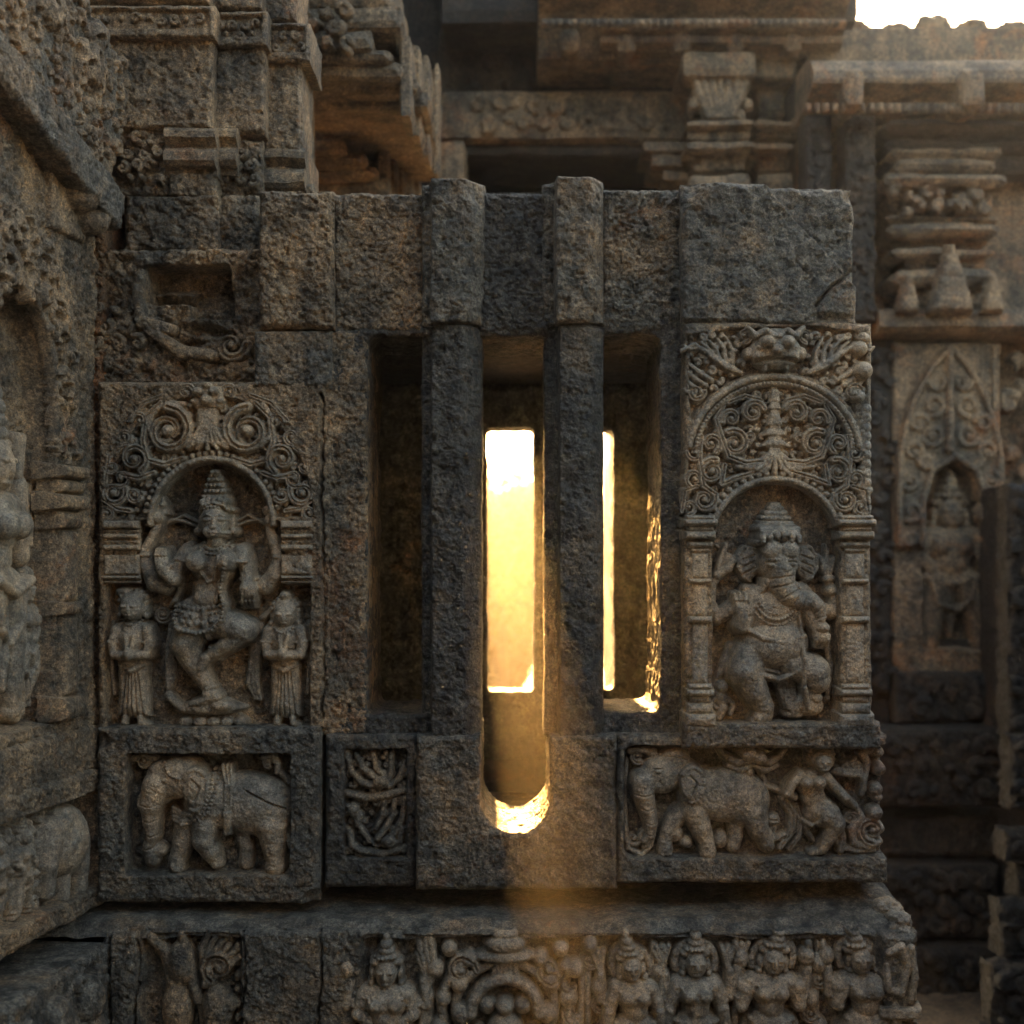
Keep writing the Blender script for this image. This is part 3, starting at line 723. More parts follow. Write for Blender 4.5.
elephant(R, [(440, 265, 128, 96, 4, .42), (510, 285, 82, 92, 4, .48), (350, 265, 80, 95, 4, .5), (430, 240, 110, 60, 6, .4)],
         [(215, 190, 78, 70, 6, .5), (262, 140, 52, 42, 7, .55), (165, 215, 52, 50, 8, .5)],
         [(148, 215, 46, 8), (152, 260, 38, 9), (166, 310, 29, 9), (178, 360, 23, 9), (176, 400, 19, 8), (160, 420, 16, 7)],
         [[(275, 330, 38, 1), (245, 385, 32, 2), (228, 430, 27, 3), (228, 455, 30, 3)], [(475, 350, 32, 1), (474, 410, 27, 1), (466, 445, 26, 1)],
          [(330, 320, 46, 5), (352, 380, 36, 7), (370, 430, 29, 7), (374, 458, 31, 7)], [(535, 330, 50, 5), (552, 385, 36, 6), (575, 425, 27, 6), (580, 438, 27, 6)]],
         (315, 215, 40, 60), [(552, 240, 9), (566, 310, 8), (578, 375, 8), (604, 415, 10), (640, 400, 8)], [(158, 238, 9), (180, 240, 7), (196, 232, 4)])
R.ell(200, 178, 9, 6, 26, .9); R.gr([(185, 170), (214, 168)], 2.6, 1.4)
R.gr([(150, 150), (205, 128), (262, 130), (305, 140)], 3, 1.4)
R.spiral(158, 412, 30, 90, 1.4, -1, 9, 5, 5, .9, False); R.spiral(120, 418, 24, 0, 1.3, 1, 8, 4, 4, .9, False)
for x in (218, 232, 246, 362, 376, 390): R.ell(x, 468, 6, 6, 12, .8)
R.fig('elephant_figure', 'carve', ep, 'walking elephant with big round ear', -20, .7, 12)
R = Rel(720, 740, 889, 866, .62, FE, -17, TE)
R.ell(768, 140, 42, 40, 9, .6); R.beads(arcp(765, 135, 44, 44, 190, -30, 24), 8, 8, .9)
R.ell(765, 150, 26, 30, 17, .5); R.ell(765, 152, 5, 10, 28, .8); R.ell(755, 143, 5, 3, 28, .8); R.ell(777, 143, 5, 3, 28, .8); R.ell(765, 168, 9, 3, 27, .8)
R.ell(728, 222, 52, 46, 8, .6); R.ell(738, 268, 40, 42, 8, .6); R.ell(762, 312, 50, 44, 8, .6)
for m in (-1, 1): R.ell(728+m*22, 214, 19, 18, 20, .5)
R.ch([(690, 195, 20, 10), (660, 225, 17, 12), (645, 255, 15, 13)], 10, .85); R.ch([(645, 255, 14), (672, 270, 14)], 13, .85)
R.ch([(778, 200, 20, 10), (815, 240, 16, 12), (850, 275, 14, 12), (878, 300, 14, 12)], 10, .85)
R.ch([(790, 330, 42, 9), (812, 360, 34, 10), (790, 410, 24, 9), (768, 448, 19, 8)], 9, .85); R.ch([(768, 455, 15), (730, 462, 12)], 8, .9)
R.ch([(735, 330, 30, 6), (770, 350, 26, 7)], 6, .8); R.ch([(825, 370, 20), (838, 410, 17), (834, 455, 15)], 5, .9)
R.ch([(790, 300, 8), (770, 345, 9), (730, 365, 8), (700, 350, 7)], 14, .9); R.ch([(712, 375, 7), (725, 400, 9), (740, 420, 7)], 6)
R.beads([(695, 240), (725, 262), (765, 240)], 4.5, 20, 1.)
R.fig('warrior_figure', 'carve', ep, 'small curly haired striding warrior holding a stem', -20, .7, 13)
R = Rel(625, 738, 889, 867, .72, FE, -17, TE)
R.ch([(105, 110, 12), (150, 108, 14), (190, 118, 10)], 8); R.spiral(132, 130, 24, 60, 1.3, 1, 9, 5, 7); R.spiral(180, 122, 18, 100, 1.2, -1, 7, 4, 8)
R.ch([(95, 140, 9), (88, 250, 8), (92, 370, 8), (100, 450, 10), (150, 470, 9), (180, 440, 8)], 5, .9)
for m in (-1, 1):
    R.ch([(528, 140, 16), (528+m*55, 150, 14), (528+m*95, 128, 11), (528+m*115, 105, 7)], 9, .9); R.ch([(528, 155, 12), (528+m*40, 178, 12), (528+m*85, 162, 9)], 8, .9)
    R.ch([(528+m*10, 120, 10), (528+m*30, 100, 9), (528+m*52, 112, 7)], 9, .9)
R.ell(510, 118, 26, 24, 13, .8); R.ell(550, 132, 24, 22, 13, .8); R.ell(520, 185, 12, 16, 9)
R.ch([(560, 185, 10), (575, 235, 11), (612, 245, 10), (650, 270, 8)], 4, .9)
for pts in (((640, 280, 14), (668, 330, 15), (665, 390, 14), (625, 445, 12)), ((680, 300, 9), (695, 350, 10), (690, 410, 10), (660, 450, 9)), ((560, 345, 14), (610, 350, 12)), ((600, 380, 15), (590, 410, 14), (640, 415, 10))):
    R.ch(pts, 5, .9); R.gr(pts, 4, 2)
R.ell(600, 350, 25, 22, 6, .8); R.ell(265, 400, 26, 30, 4, .8); R.ell(300, 430, 24, 22, 4, .8); R.ell(420, 420, 26, 32, 3, .8)
for k in range(6): R.ch([(835, 190, 10), (845+k*9, 160+k*7, 10), (885+k*5, 138+k*14, 9), (905+k*2, 165+k*16, 6)], 6+k*.4, 1.)
R.ell(822, 182, 22, 16, 8, .8); R.ch([(905, 120, 14), (925, 150, 13), (915, 210, 12), (905, 260, 10)], 7)
for (x, y, r_) in ((925, 100, 26), (960, 115, 22), (965, 175, 24), (955, 245, 24), (960, 270, 18), (950, 325, 28), (965, 380, 20)): R.ell(x, y, r_, r_*.95, 6, .95)
R.spiral(940, 385, 44, 90, 1.4, 1, 15, 8, 6, .95); R.ch([(880, 290, 10), (905, 340, 13), (870, 380, 16), (880, 430, 14), (930, 445, 13), (968, 425, 12)], 6, .95)
R.ch([(800, 400, 12), (835, 445, 12), (890, 458, 12), (950, 455, 10)], 5, .9); R.spiral(865, 345, 22, 0, 1.2, -1, 9, 5, 6)
R.fig('foliage_carving', 'carve', ep, None, -20, .8, 14)

# ============================================================ SMALL FOLIAGE BLOCK
fp = thing('carved_foliage_block', 'small dark block of scroll leaves between left elephant and the sill', 'carved panel', P(370, 888, 0))
TL = (80, 720, 3.012); FL = front(-.02)
b = Blk(325, 735, 417, 889, -.02, 1.1, 1., 5, 81, chip=3, worm=.4)
b.recess(lambda X, Y: sd_rect(X, Y, 344, 750, 406, 858, 3), 9, 2.5); b.build('frame', 'dark', 120, fp, None, 2, 10)
R = Rel(338, 744, 412, 864, .75, FL, -9, TL)
for pts in (((800, 100, 9), (815, 160, 10), (850, 195, 11), (900, 205, 12)), ((830, 110, 8), (850, 150, 10), (890, 180, 11), (925, 200, 12)), ((880, 105, 8), (890, 150, 9), (925, 185, 10)), ((935, 110, 8), (935, 160, 9), (925, 200, 10)), ((975, 130, 8), (960, 180, 9), (930, 205, 10)),
            ((800, 225, 12), (860, 240, 13), (920, 230, 13), (978, 215, 9)), ((805, 265, 10), (840, 290, 12), (835, 320, 10)), ((810, 340, 10), (815, 380, 11), (850, 400, 12), (910, 408, 11), (960, 395, 9)),
            ((975, 240, 8), (970, 300, 9), (945, 350, 10), (915, 370, 11)), ((945, 245, 8), (940, 290, 9), (918, 330, 10), (895, 360, 11)), ((915, 250, 8), (908, 290, 9), (890, 330, 9)), ((970, 330, 9), (960, 370, 9), (930, 390, 9)), ((825, 300, 8), (850, 340, 9), (870, 370, 10))):
    R.ch(pts, 2.5, .95)
R.ell(905, 190, 26, 20, 4, .8); R.ell(820, 275, 18, 22, 3, .9); R.ell(930, 370, 22, 20, 3, .9)
R.fill(lambda x, y: 795 < x < 985 and 95 < y < 415, 34, 1, .18, 4, (795, 95, 985, 415), .9)
R.fig('leaf_carving', 'grey', fp, None, -12, .6, 15)

# ============================================================ DANCING GODDESS PANEL
dp = thing('carved_niche_panel', 'weathered stone panel with a dancing four armed goddess and two attendants', 'carved panel', P(210, 728, 0))
FD = front(-.01); TD = (90, 370, 2.768)
b = Blk(97, 381, 331, 731, -.01, 1.1, 1.1, 4, 91, chip=2.5, worm=.55)
def rd_(X, Y):
    x, y = (X-90)*2.768, (Y-370)*2.768
    return np.minimum(sd_rect(x, y, 42, 590, 606, 992), np.minimum(sd_ell(x, y, 335, 425, 163, 172), sd_rect(x, y, 130, 420, 535, 992)))/2.768
b.recess(rd_, 15, 3)
b.H -= 7*np.clip(-sd_ell(b.X, b.Y, 211, 525, 58, 62)/8, 0, 1)
PD = [(x/2.768+90, y/2.768+370) for x, y in [(330+286*math.cos(a), 405-335*math.sin(a)) for a in np.linspace(3.14, 0, 40)]]
b.recess(lambda X, Y: np.maximum(sd_poly(X, Y, PD), -sd_ell(X, Y, 335/2.768+90, 425/2.768+370, 172/2.768, 182/2.768)), 6, 2)
b.crack([(322, 395), (321, 500), (324, 610), (322, 720)], 2, 8)
b.H -= 5*np.clip((b.X-323)/2, 0, 1)
b.build('panel_back', 'tan', 100, dp, None, 1.6, 8)
R = Rel(97, 383, 322, 530, .72, FD, -6, TD)
pl = arcp(330, 400, 292, 345, 180, 0, 50)+[(622, 415), (500, 415)]+arcp(335, 425, 166, 175, 5, 175, 30)+[(40, 415)]
R.fill(lambda x, y: ((x-330)/275)**2+((y-405)/325)**2 < 1 and ((x-335)/200)**2+((y-425)/208)**2 > 1 and y < 410, 27, 1.5, .17, 6, (45, 70, 620, 415), 1.)
R.ch([(x, y, 9) for x, y in arcp(335, 425, 170, 180, 180, 0)], 4, .9); R.beads(arcp(335, 425, 186, 196, 170, 10), 8, 3.5, .9, 2.4)
for m in (-1, 1):
    def X(x): return 325+m*x
    R.spiral(X(110), 168, 66, 270, 1.7, -m, 13, 6, 4.5, .95); R.spiral(X(110), 168, 84, 300, .75, m, 8, 6, 3.5, .9, False, False)
    for (cx, cy, rad, a0, tn, dr, r0) in ((205, 245, 42, 120, 1.5, 1, 10), (262, 340, 36, 200, 1.4, -1, 9), (240, 300, 26, 60, 1.2, 1, 7), (190, 140, 24, 0, 1.2, -1, 7), (232, 185, 22, 90, 1.2, 1, 7), (60, 60, 22, 180, 1.2, 1, 7), (268, 268, 20, 10, 1.1, 1, 6), (205, 345, 22, 150, 1.2, -1, 7), (280, 395, 20, 100, 1.2, 1, 6)):
        R.spiral(X(cx), cy, rad, a0 if m > 0 else 180-a0, tn, dr*m, r0, r0*.55, 4, .95)
    for pts in (((70, 245, 8), (120, 262, 10), (165, 250, 10), (180, 200, 9), (172, 130, 9), (130, 90, 8)), ((150, 285, 9), (190, 300, 11), (240, 290, 10)), ((120, 70, 8), (175, 90, 8), (220, 140, 7)), ((215, 390, 8), (250, 385, 9), (290, 360, 7)), ((240, 215, 7), (275, 240, 7), (285, 310, 7))):
        q = [(X(a), b_, c) for a, b_, c in pts]; R.ch(q, 4, .95); R.gr(q, 3, 2)
for k in range(-3, 4): R.ch([(325+k*7, 112, 7), (325+k*7, 160, 7.5), (325+k*14, 200, 8), (325+k*27, 218-abs(k)*2, 7)], 5, 1.)
R.slab([(282, 90), (290, 50), (325, 38), (365, 46), (374, 92), (360, 108), (295, 108)], 7, 3, 1, .6)
for (x, y, r_) in ((300, 62, 15), (345, 60, 15), (325, 84, 17), (290, 88, 10), (362, 86, 10), (325, 42, 12)): R.ell(x, y, r_, r_*.85, 10, .9)
R.fig('arch_carving', 'carve', dp, None, -9, 1.1, 16)
# moulded stubs either side of the niche
for (xa, xb) in ((38, 134), (528, 616)):
    R = Rel(97, 512, 322, 600, .9, FD, 0, TD)
    for (y0, y1, zz) in ((418, 438, 3.4), (442, 450, .6), (454, 466, 3), (470, 480, .4), (484, 498, 3), (512, 566, .8), (570, 578, 2.4), (584, 590, .8)): R.slab([(xa, y0), (xb, y0), (xb, y1), (xa, y1)], zz, 2)
    R.fig('pilaster_moulding', 'carve', dp, None, -2, .9, 17)
def goddess():
    R = Rel(128, 465, 300, 732, .62, FD, -17, TD)
    # fan of scarf ends behind the head, lotus pedestal
    for m in (-1, 1):
        for k in (1, 3): R.ch([(335+m*38, 445-k*6, 3.5), (335+m*90, 422-k*8+abs(k-2)*2, 4), (335+m*150, 402+k*9, 3.5)], 1, .9)
    R.slab([(232, 990), (240, 962), (300, 946), (400, 946), (428, 966), (436, 992)], 6, 4)
    for k in range(5): R.ell(258+k*38, 978, 20, 15, 9, .7)
    R.ell(325, 938, 88, 20, 10, .7); R.ch([(210, 905, 12), (250, 940, 13), (300, 946, 10)], 9, .9); R.ell(360, 930, 30, 15, 14, .8)
    # rear arms
    R.ch([(262, 498, 22, 6), (222, 600, 10, 5)], 5, .8)
    R.ch([(205, 600, 24, 7), (172, 590, 25, 8), (150, 545, 22, 8), (146, 500, 18, 8)], 7, .9); R.ch([(146, 500, 17), (162, 470, 15), (176, 440, 13), (184, 415, 11)], 9, .9)
    R.ch([(136, 512, 5), (156, 514, 5)], 18, .9); R.ell(182, 408, 16, 18, 11, .9); R.slab([(150, 392), (172, 352), (198, 368), (208, 398), (182, 412)], 10, 3)
    for k in range(3): R.ch([(182, 400, 6), (170+k*12, 372, 6), (172+k*10, 350, 4)], 12, .9)
    R.ch([(478, 598, 25, 7), (505, 570, 25, 8), (520, 525, 21, 8), (505, 480, 16, 8)], 7, .9); R.ch([(505, 480, 16), (494, 448, 14), (492, 420, 12)], 9, .9)
    R.ch([(508, 518, 5), (530, 520, 5)], 18, .9); R.ell(494, 415, 15, 20, 11, .9); R.ell(492, 388, 20, 16, 10, .9); R.ell(495, 372, 10, 14, 11, .9)
    # drapery falling at the sides
    for k in range(3): R.ch([(228-k*6, 690, 9), (212-k*4, 780, 9), (220-k*8, 860, 9), (208-k*2, 905, 6)], 3+k*.5, .9); R.ch([(452+k*8, 700, 9), (438+k*9, 790, 9), (428+k*12, 870, 9), (448+k*8, 915, 6)], 3+k*.5, .9)
    R.spiral(190, 678, 24, 0, 1.2, 1, 9, 5, 5); R.ch([(470, 690, 12), (500, 660, 11), (530, 680, 8)], 4, .9)
    # standing leg, then the crossing leg
    R.ch([(282, 700, 52, 9), (262, 760, 46, 11), (278, 806, 33, 11), (305, 850, 27, 10), (330, 892, 19, 10)], 9, .85)
    R.ch([(322, 898, 16), (345, 905, 17), (296, 922, 12), (278, 925, 9)], 13, .85); R.ch([(322, 882, 4.5), (342, 879, 4.5)], 24, .9)
    R.ch([(352, 700, 46, 9), (405, 715, 42, 13), (428, 722, 36, 14)], 11, .85, 2); R.ch([(425, 728, 31, 14), (380, 758, 25, 14), (340, 784, 20, 14), (318, 800, 17, 14)], 12, .85)
    R.ch([(330, 768, 5), (352, 800, 5)], 28, .9); R.ch([(318, 798, 16), (306, 825, 13), (302, 840, 9)], 17, .85)
    # hips, belly, torso
    R.ell(310, 672, 78, 50, 9, .6); R.ell(325, 612, 48, 56, 9, .65); R.ell(338, 535, 68, 62, 9, .6)
    R.ch([(286, 502, 18), (396, 502, 18)], 9, .8); R.ell(322, 632, 36, 26, 17, .45); R.ell(320, 624, 5, 5, 34, -.6)
    R.ell(300, 530, 30, 28, 23, .75); R.ell(380, 530, 30, 28, 23, .75)
    # girdle loops and skirt beads
    lp = [(236, 655), (236, 690), (252, 716), (300, 728), (345, 718), (372, 690), (376, 650), (362, 610), (372, 575), (385, 530)]
    R.ch([(x, y, 7) for x, y in lp], 27, .9); R.beads(lp, 5.5, 31, 1.)
    R.beads([(244, 652), (300, 664), (372, 650)], 7, 25, 1.); R.beads([(248, 668), (300, 682), (366, 668)], 5, 25, 1.)
    for (x, y) in ((262, 694), (282, 700), (302, 702), (322, 700), (340, 692), (272, 680), (292, 684), (314, 686)): R.ell(x, y, 7, 8, 25, .9)
    R.ch([(318, 664, 8), (322, 700, 8), (326, 740, 6)], 25, .9)
    R.ch([(248, 590, 8), (228, 640, 8), (215, 655, 6)], 16, .9); R.ch([(362, 585, 6), (350, 640, 6)], 20, .9)
    # necklaces
    for k, rr in enumerate((30, 44)): R.beads([(345+rr*math.sin(a), 474+rr*.85*math.cos(a)) for a in np.linspace(-1.4, 1.4, 12)], 4.6, 24+2*k, 1.)
    R.ch([(308, 500, 4.5), (312, 560, 5), (328, 586, 5), (346, 580, 5), (356, 545, 4.5), (366, 505, 4.5)], 29, 1.)
    # front arms
    R.ch([(262, 506, 24, 11), (238, 545, 21, 13), (232, 575, 18, 15)], 12, .85); R.ch([(232, 578, 20, 17), (210, 562, 17, 19)], 15, .85)
    R.ell(203, 548, 19, 26, 20, .6, -14)
    for k in range(4): R.ch([(188+k*9, 535, 5), (182+k*9, 512, 4.6), (182+k*8, 496, 3.8)], 21, .95)
    R.ch([(216, 556, 6), (228, 540, 5)], 21, .95)
    R.ch([(412, 506, 24, 11), (430, 550, 20, 13), (436, 585, 18, 16)], 12, .85); R.ch([(408, 531, 4.5), (434, 530, 4.5)], 28, .9); R.ch([(416, 578, 5), (456, 578, 5)], 27, .9)
    R.ell(438, 606, 24, 26, 18, .6)
    for k in range(4): R.ch([(424+k*10, 618, 5.2), (421+k*10.5, 640, 4.6), (424+k*9, 655, 4)], 20, .95)
    R.ch([(238, 522, 4.5), (262, 530, 4.5)], 29, .9)
    # head
    R.ch([(340, 455, 19), (342, 478, 22)], 14, .8)
    R.ell(342, 420, 39, 47, 15, .7); R.ell(342, 448, 24, 18, 24, .5)
    for m in (-1, 1): R.ell(342+m*44, 425, 9, 22, 14, .9); R.ell(342+m*50, 446, 12, 12, 13, 1.)
    R.ell(348, 424, 6, 18, 40, .8); R.ell(348, 436, 9, 6, 39, .8); R.ell(348, 451, 13, 3.5, 37, .8); R.ell(348, 457, 10, 3.5, 36, .7)
    for m in (-1, 1): R.ell(347+m*17, 415, 11, 5, 37.5, .6); R.ch([(347+m*7, 405, 2.6), (347+m*18, 401, 2.6), (347+m*28, 406, 2)], 38, .8)
    # crown
    R.slab([(304, 388), (305, 366), (342, 358), (380, 366), (382, 388), (342, 378)], 20, 5, 1, .8); R.beads([(296, 388), (342, 379), (392, 388)], 5, 30, 1.)
    for (y, ww) in ((350, 30), (334, 27), (318, 23), (302, 17), (290, 10), (282, 6)): R.ch([(340-ww, y, 8.5), (340+ww, y, 8.5)], 20, .9, 2.); R.beads([(340-ww, y), (340+ww, y)], 5.5, 27, .9)
    for (x, y) in ((312, 366), (328, 362), (342, 360), (357, 362), (373, 366)): R.ell(x, y, 7, 9, 31, .9)
    R.fig('goddess_figure', 'carve', dp, 'dancing goddess with tall crown and one leg crossed', -21, .35, 19)
goddess()
def attendant(cx, hy, m, name, label):
    R = Rel(104, 572, 312, 732, .65, FD, -15, TD)
    # robe, feet
    R.slab([(cx-38, 800), (cx+36, 800), (cx+46, 880), (cx+48, 964), (cx+4, 970), (cx-48, 962), (cx-42, 880)], 6, 5, 1, 2.2)
    for k in range(-2, 3): R.gr([(cx+k*8, 840), (cx+k*15, 962)], 3, 1.6)
    for f in (-1, 1): R.ch([(cx+f*20, 962, 10), (cx+f*24, 980, 10), (cx+f*34+5, 988, 8)], 9, .9); R.ch([(cx+f*18, 830, 22, 8), (cx+f*20, 900, 18, 8), (cx+f*20, 955, 14, 7)], 8, .6)
    R.ell(cx, 745, 43, 52, 9, .6); R.ell(cx, 800, 38, 34, 9, .6); R.ch([(cx-34, 718, 18), (cx+34, 718, 18)], 9, .8)
    R.ch([(cx-34, 818, 6), (cx, 832, 7), (cx+34, 818, 6)], 20, .9)
    for f in (-1, 1):
        R.ch([(cx+f*42, 722, 17, 11), (cx+f*50, 762, 15, 13), (cx+f*44, 788, 13, 15)], 11, .85); R.ch([(cx+f*44, 788, 13, 16), (cx+f*14, 790, 11, 19)], 15, .85)
        R.ch([(cx+f*36, 754, 4), (cx+f*60, 752, 4)], 22, .9)
    R.ell(cx, 786, 15, 17, 21, .8); R.ch([(cx-6, 770, 6), (cx-10, 735, 6)], 19, .9); R.ch([(cx+6, 770, 6), (cx+12, 735, 6)], 19, .9)
    R.beads([(cx+26*math.sin(a), hy+38+18*math.cos(a)) for a in np.linspace(-1.3, 1.3, 9)], 4, 21, 1.)
    R.ell(cx, hy+8, 32, 36, 12, .75); R.ell(cx, hy-14, 35, 24, 10, .7)
    R.beads(arcp(cx, hy-6, 35, 34, 0, 180, 14), 7, 11, .9)
    R.ell(cx, hy-46, 16, 14, 10, .9) if m > 0 else R.ell(cx-24, hy-36, 22, 14, 9, .9)
    R.ell(cx+m*2, hy+12, 5, 12, 31, .8); R.ell(cx+m*2, hy+28, 10, 3, 29, .8)
    for f in (-1, 1): R.ell(cx+f*13+m*2, hy+4, 8, 4, 30, .7); R.ell(cx+f*34, hy+12, 7, 15, 12, .9); R.ell(cx+f*36, hy+30, 9, 9, 12, .9)
    R.ch([(cx+m*62, 700, 7), (cx+m*66, 800, 7), (cx+m*58, 900, 6)], 3, .8)
    R.fig(name, 'carve', dp, label, -19, .7, int(cx))
attendant(112, 650, -1, 'attendant_figure', 'robed attendant with head tilted, left of the goddess')
attendant(536, 672, 1, 'attendant_figure', 'robed attendant with folded hands and top knot')

# ============================================================ LEFT ELEPHANT PANEL
lp_ = thing('carved_frieze_panel', 'low stone frieze with a roped standing elephant under the goddess', 'carved panel', P(208, 903, 0))
F3 = front(-.05)
b = Blk(96, 728, 319, 904, -.05, 1.1, 1., 5, 101, chip=3.5, worm=.5)
b.recess(lambda X, Y: sd_rect(X, Y, 126, 755, 289, 875, 2), 18, 2.5); b.dent(100, 740, 12, 9, 8); b.dent(316, 900, 14, 10, 9)
b.build('frame', 'grey', 110, lp_, None, 2.2, 10)
R = Rel(124, 752, 292, 880, .62, F3, -18, TL)
elephant(R, [(490, 260, 126, 98, 4, .45), (555, 275, 82, 98, 4, .5), (385, 255, 88, 96, 4, .52), (470, 230, 110, 66, 6, .4)],
         [(285, 180, 66, 66, 8, .5), (300, 145, 52, 32, 8, .5), (235, 195, 50, 70, 8, .5)],
         [(222, 205, 46, 8), (205, 262, 36, 9), (205, 310, 27, 9), (208, 355, 21, 9), (196, 395, 20, 8), (205, 430, 22, 7)],
         [[(302, 330, 38, 1), (295, 390, 32, 2), (280, 435, 28, 3), (278, 452, 30, 3)], [(478, 360, 28, 1), (490, 400, 25, 1), (488, 445, 25, 1)],
          [(372, 320, 46, 6), (366, 370, 38, 8), (385, 405, 30, 8), (402, 440, 20, 7)], [(570, 330, 52, 5), (575, 390, 38, 6), (580, 432, 30, 6), (580, 452, 33, 6)]],
         (345, 205, 38, 62), [(604, 215, 8), (618, 270, 7), (614, 340, 7), (626, 390, 9)], [(188, 285, 8), (172, 262, 7), (166, 240, 5)])
for dx in (0, 14, 28): R.ch([(424+dx*.9, 140, 5), (438+dx*.6, 200, 5), (436+dx*.5, 280, 5), (436+dx*.4, 345, 5)], 25-dx*.05, .9)
for dx in (0, 15): R.beads([(398+dx, 155), (392+dx, 220), (372+dx, 275), (335+dx, 312)], 6, 25, .9)
R.beads([(250, 130), (268, 165), (300, 178)], 5, 26, .9); R.ell(255, 182, 9, 6, 27, .9)
for k in range(4): R.ch([(270, 270+k*13, 6), (300, 290+k*10, 6), (330, 290+k*8, 6)], 18, .8)
R.gr([(500, 215), (545, 240), (590, 262), (612, 270)], 3.4, 3.2)
R.ell(214, 402, 34, 24, 7, .6); R.ell(214, 404, 16, 10, 14, -.8)
R.fig('elephant_figure', 'carve', lp_, 'standing elephant with roped back and beaded collar', -21, .9, 22)
R = Rel(124, 752, 292, 880, .8, F3, -18, TL)
R.ch([(150, 125, 11), (180, 115, 13), (210, 125, 10)], 7); R.spiral(180, 130, 20, 0, 1.3, 1, 8, 5, 7); R.fig('leaf_carving', 'carve', lp_, None, -21, .9, 23)
R = Rel(124, 752, 292, 880, .8, F3, -18, TL)
R.ch([(545, 120, 10), (575, 118, 12), (590, 140, 11), (585, 165, 8)], 7); R.spiral(560, 132, 16, 90, 1.2, 1, 7, 4, 7); R.ch([(590, 140, 8), (600, 175, 9), (620, 200, 7)], 5)
R.fig('leaf_carving', 'carve', lp_, None, -21, .9, 24)
# ============================================================ LEFT PIER MASONRY (behind and above the goddess panel)
pm = thing('masonry_pier', 'stepped stone pier with moulded blocks rising at the upper left', 'pier', P(200, 380, .1))
# core of the pier: solid stone behind every face, extended unseen to stop sun leaks
boxes('pier_core', [bpx(96, 262, 330, 900, .16, 1.3), (-3.2, -.68, .36, 1.4, GZ-.1, 3.2)], 'tan', pm, sp=.12, amp=.002)
def face(x0, y0, x1, y1, dep, seed, mat, rough=1.2, worm=.6, thick=80, ex=None, r=4, name='dressed_block', chip=3):
    b = Blk(x0, y0, x1, y1, dep, 1.35, rough, r, seed, chip=chip, worm=worm)
    if ex: ex(b)
    b.build(name, mat, thick, pm, None, 1.6, 8)
face(88, 36, 211, 129, .10, 110, 'tan', 1.5, .5)
face(209, 44, 264, 133, .17, 111, 'tan', 1.2, .4)
face(262, 60, 301, 152, .24, 112, 'tan', 1.2, .5)
face(85, -60, 208, 2, .09, 113, 'tan', 1., .3)
face(208, -60, 262, 8, .16, 114, 'tan', 1., .3)
face(261, -60, 296, 20, .23, 115, 'tan', 1., .3)
def band(x0, y0, x1, y1, dep, seed, cell=13):
    b = Blk(x0, y0, x1, y1, dep, 1.2, .7, 3, seed, chip=2)
    b.recess(lambda X, Y: sd_rect(X, Y, x0+4, y0+5, x1-5, y1-9, 1), 4, 1.5); b.build('band_moulding', 'tan', 90, pm)
    R = Rel(x0, y0, x1, y1, .8, b.fr, -4); leafpanel(R, (x0+6, y0+8, x1-6, y1-10), cell, seed, 1.5); R.fig('band_carving', 'tan', pm, None, -6, .5, seed)
band(85, 4, 214, 37, .075, 120); band(211, 10, 267, 45, .145, 121, 12); band(262, 22, 309, 61, .215, 122, 12)
face(110, 127, 168, 196, .115, 130, 'tan', 1.5, 1.)
R = Rel(112, 128, 166, 194, .8, front(.10), 0); leafpanel(R, (116, 134, 162, 190), 15, 31, 1., .14); R.fig('leaf_carving', 'tan', pm, None, -1.5, 1.2, 31)
for (x0, x1, d, sd_) in ((166, 217, .11, 140), (213, 238, .16, 141), (264, 306, .26, 142)):
    o = 12 if x0 == 264 else 0
    mould('roll_moulding', x0, x1, [(128+o*1.6, 0), (130+o*1.6, 6), (134+o*1.7, 11), (140+o*1.7, 11), (143+o*1.7, 5), (147+o*1.7, 0), (149+o*1.7, 0), (151+o*1.7, 8), (156+o*1.8, 12), (164+o*1.8, 12), (168+o*1.8, 7), (170+o*1.8, -2), (176+o*1.8, -3)], 'tan', pm, None, d, .012, sd_, amp=.004)
face(168, 172, 216, 197, .115, 131, 'tan', 1.2, .5); face(214, 138, 262, 197, .19, 132, 'tan', 1.8, 1.)
R = Rel(214, 138, 262, 197, .8, front(.185), 0); leafpanel(R, (220, 146, 258, 192), 16, 33, 1., .14); R.fig('leaf_carving', 'tan', pm, None, -1.5, 1.3, 33)
face(125, 194, 217, 252, .10, 133, 'tan', 1.9, .8); face(215, 194, 258, 258, .15, 134, 'tan', 1.8, .7)
face(262, 182, 312, 200, .27, 135, 'tan', 1., .3, 60)
# rough wall with the broken socket
def sock(b):
    b.recess(lambda X, Y: sd_rect(X, Y, 148, 266, 230, 303, 2), 26, 3); b.recess(lambda X, Y: sd_rect(X, Y, 190, 290, 232, 318, 4), 18, 4)
    b.H += 14*np.clip(1-np.abs(b.Y-292-3*fbm(b.X, b.Y, 20, 2, 3))/7, 0, 1)*((b.X > 150) & (b.X < 195))
    b.dent(205, 330, 32, 7, 11, 8); b.dent(232, 352, 22, 11, 12, -20); b.dent(190, 345, 16, 8, 7); b.dent(108, 300, 12, 26, 6); b.dent(150, 352, 30, 10, 5, 30)
    b.H += 4*fbm(b.X, b.Y, 26, 3, 17)
face(80, 248, 262, 386, .06, 136, 'tan', 2.4, 1.1, 80, sock, 5)
R = Rel(84, 270, 262, 384, .9, front(.06), 0)
leafpanel(R, (90, 300, 140, 372), 21, 37, .2, .13); R.spiral(232, 346, 16, 0, 1.1, 1, 5, 3, 2)
R.ch([(150, 330, 6), (180, 352, 7), (215, 356, 6)], 0, .7); R.ch([(140, 262, 6), (138, 300, 6), (142, 322, 7), (172, 330, 6)], 0, .7)
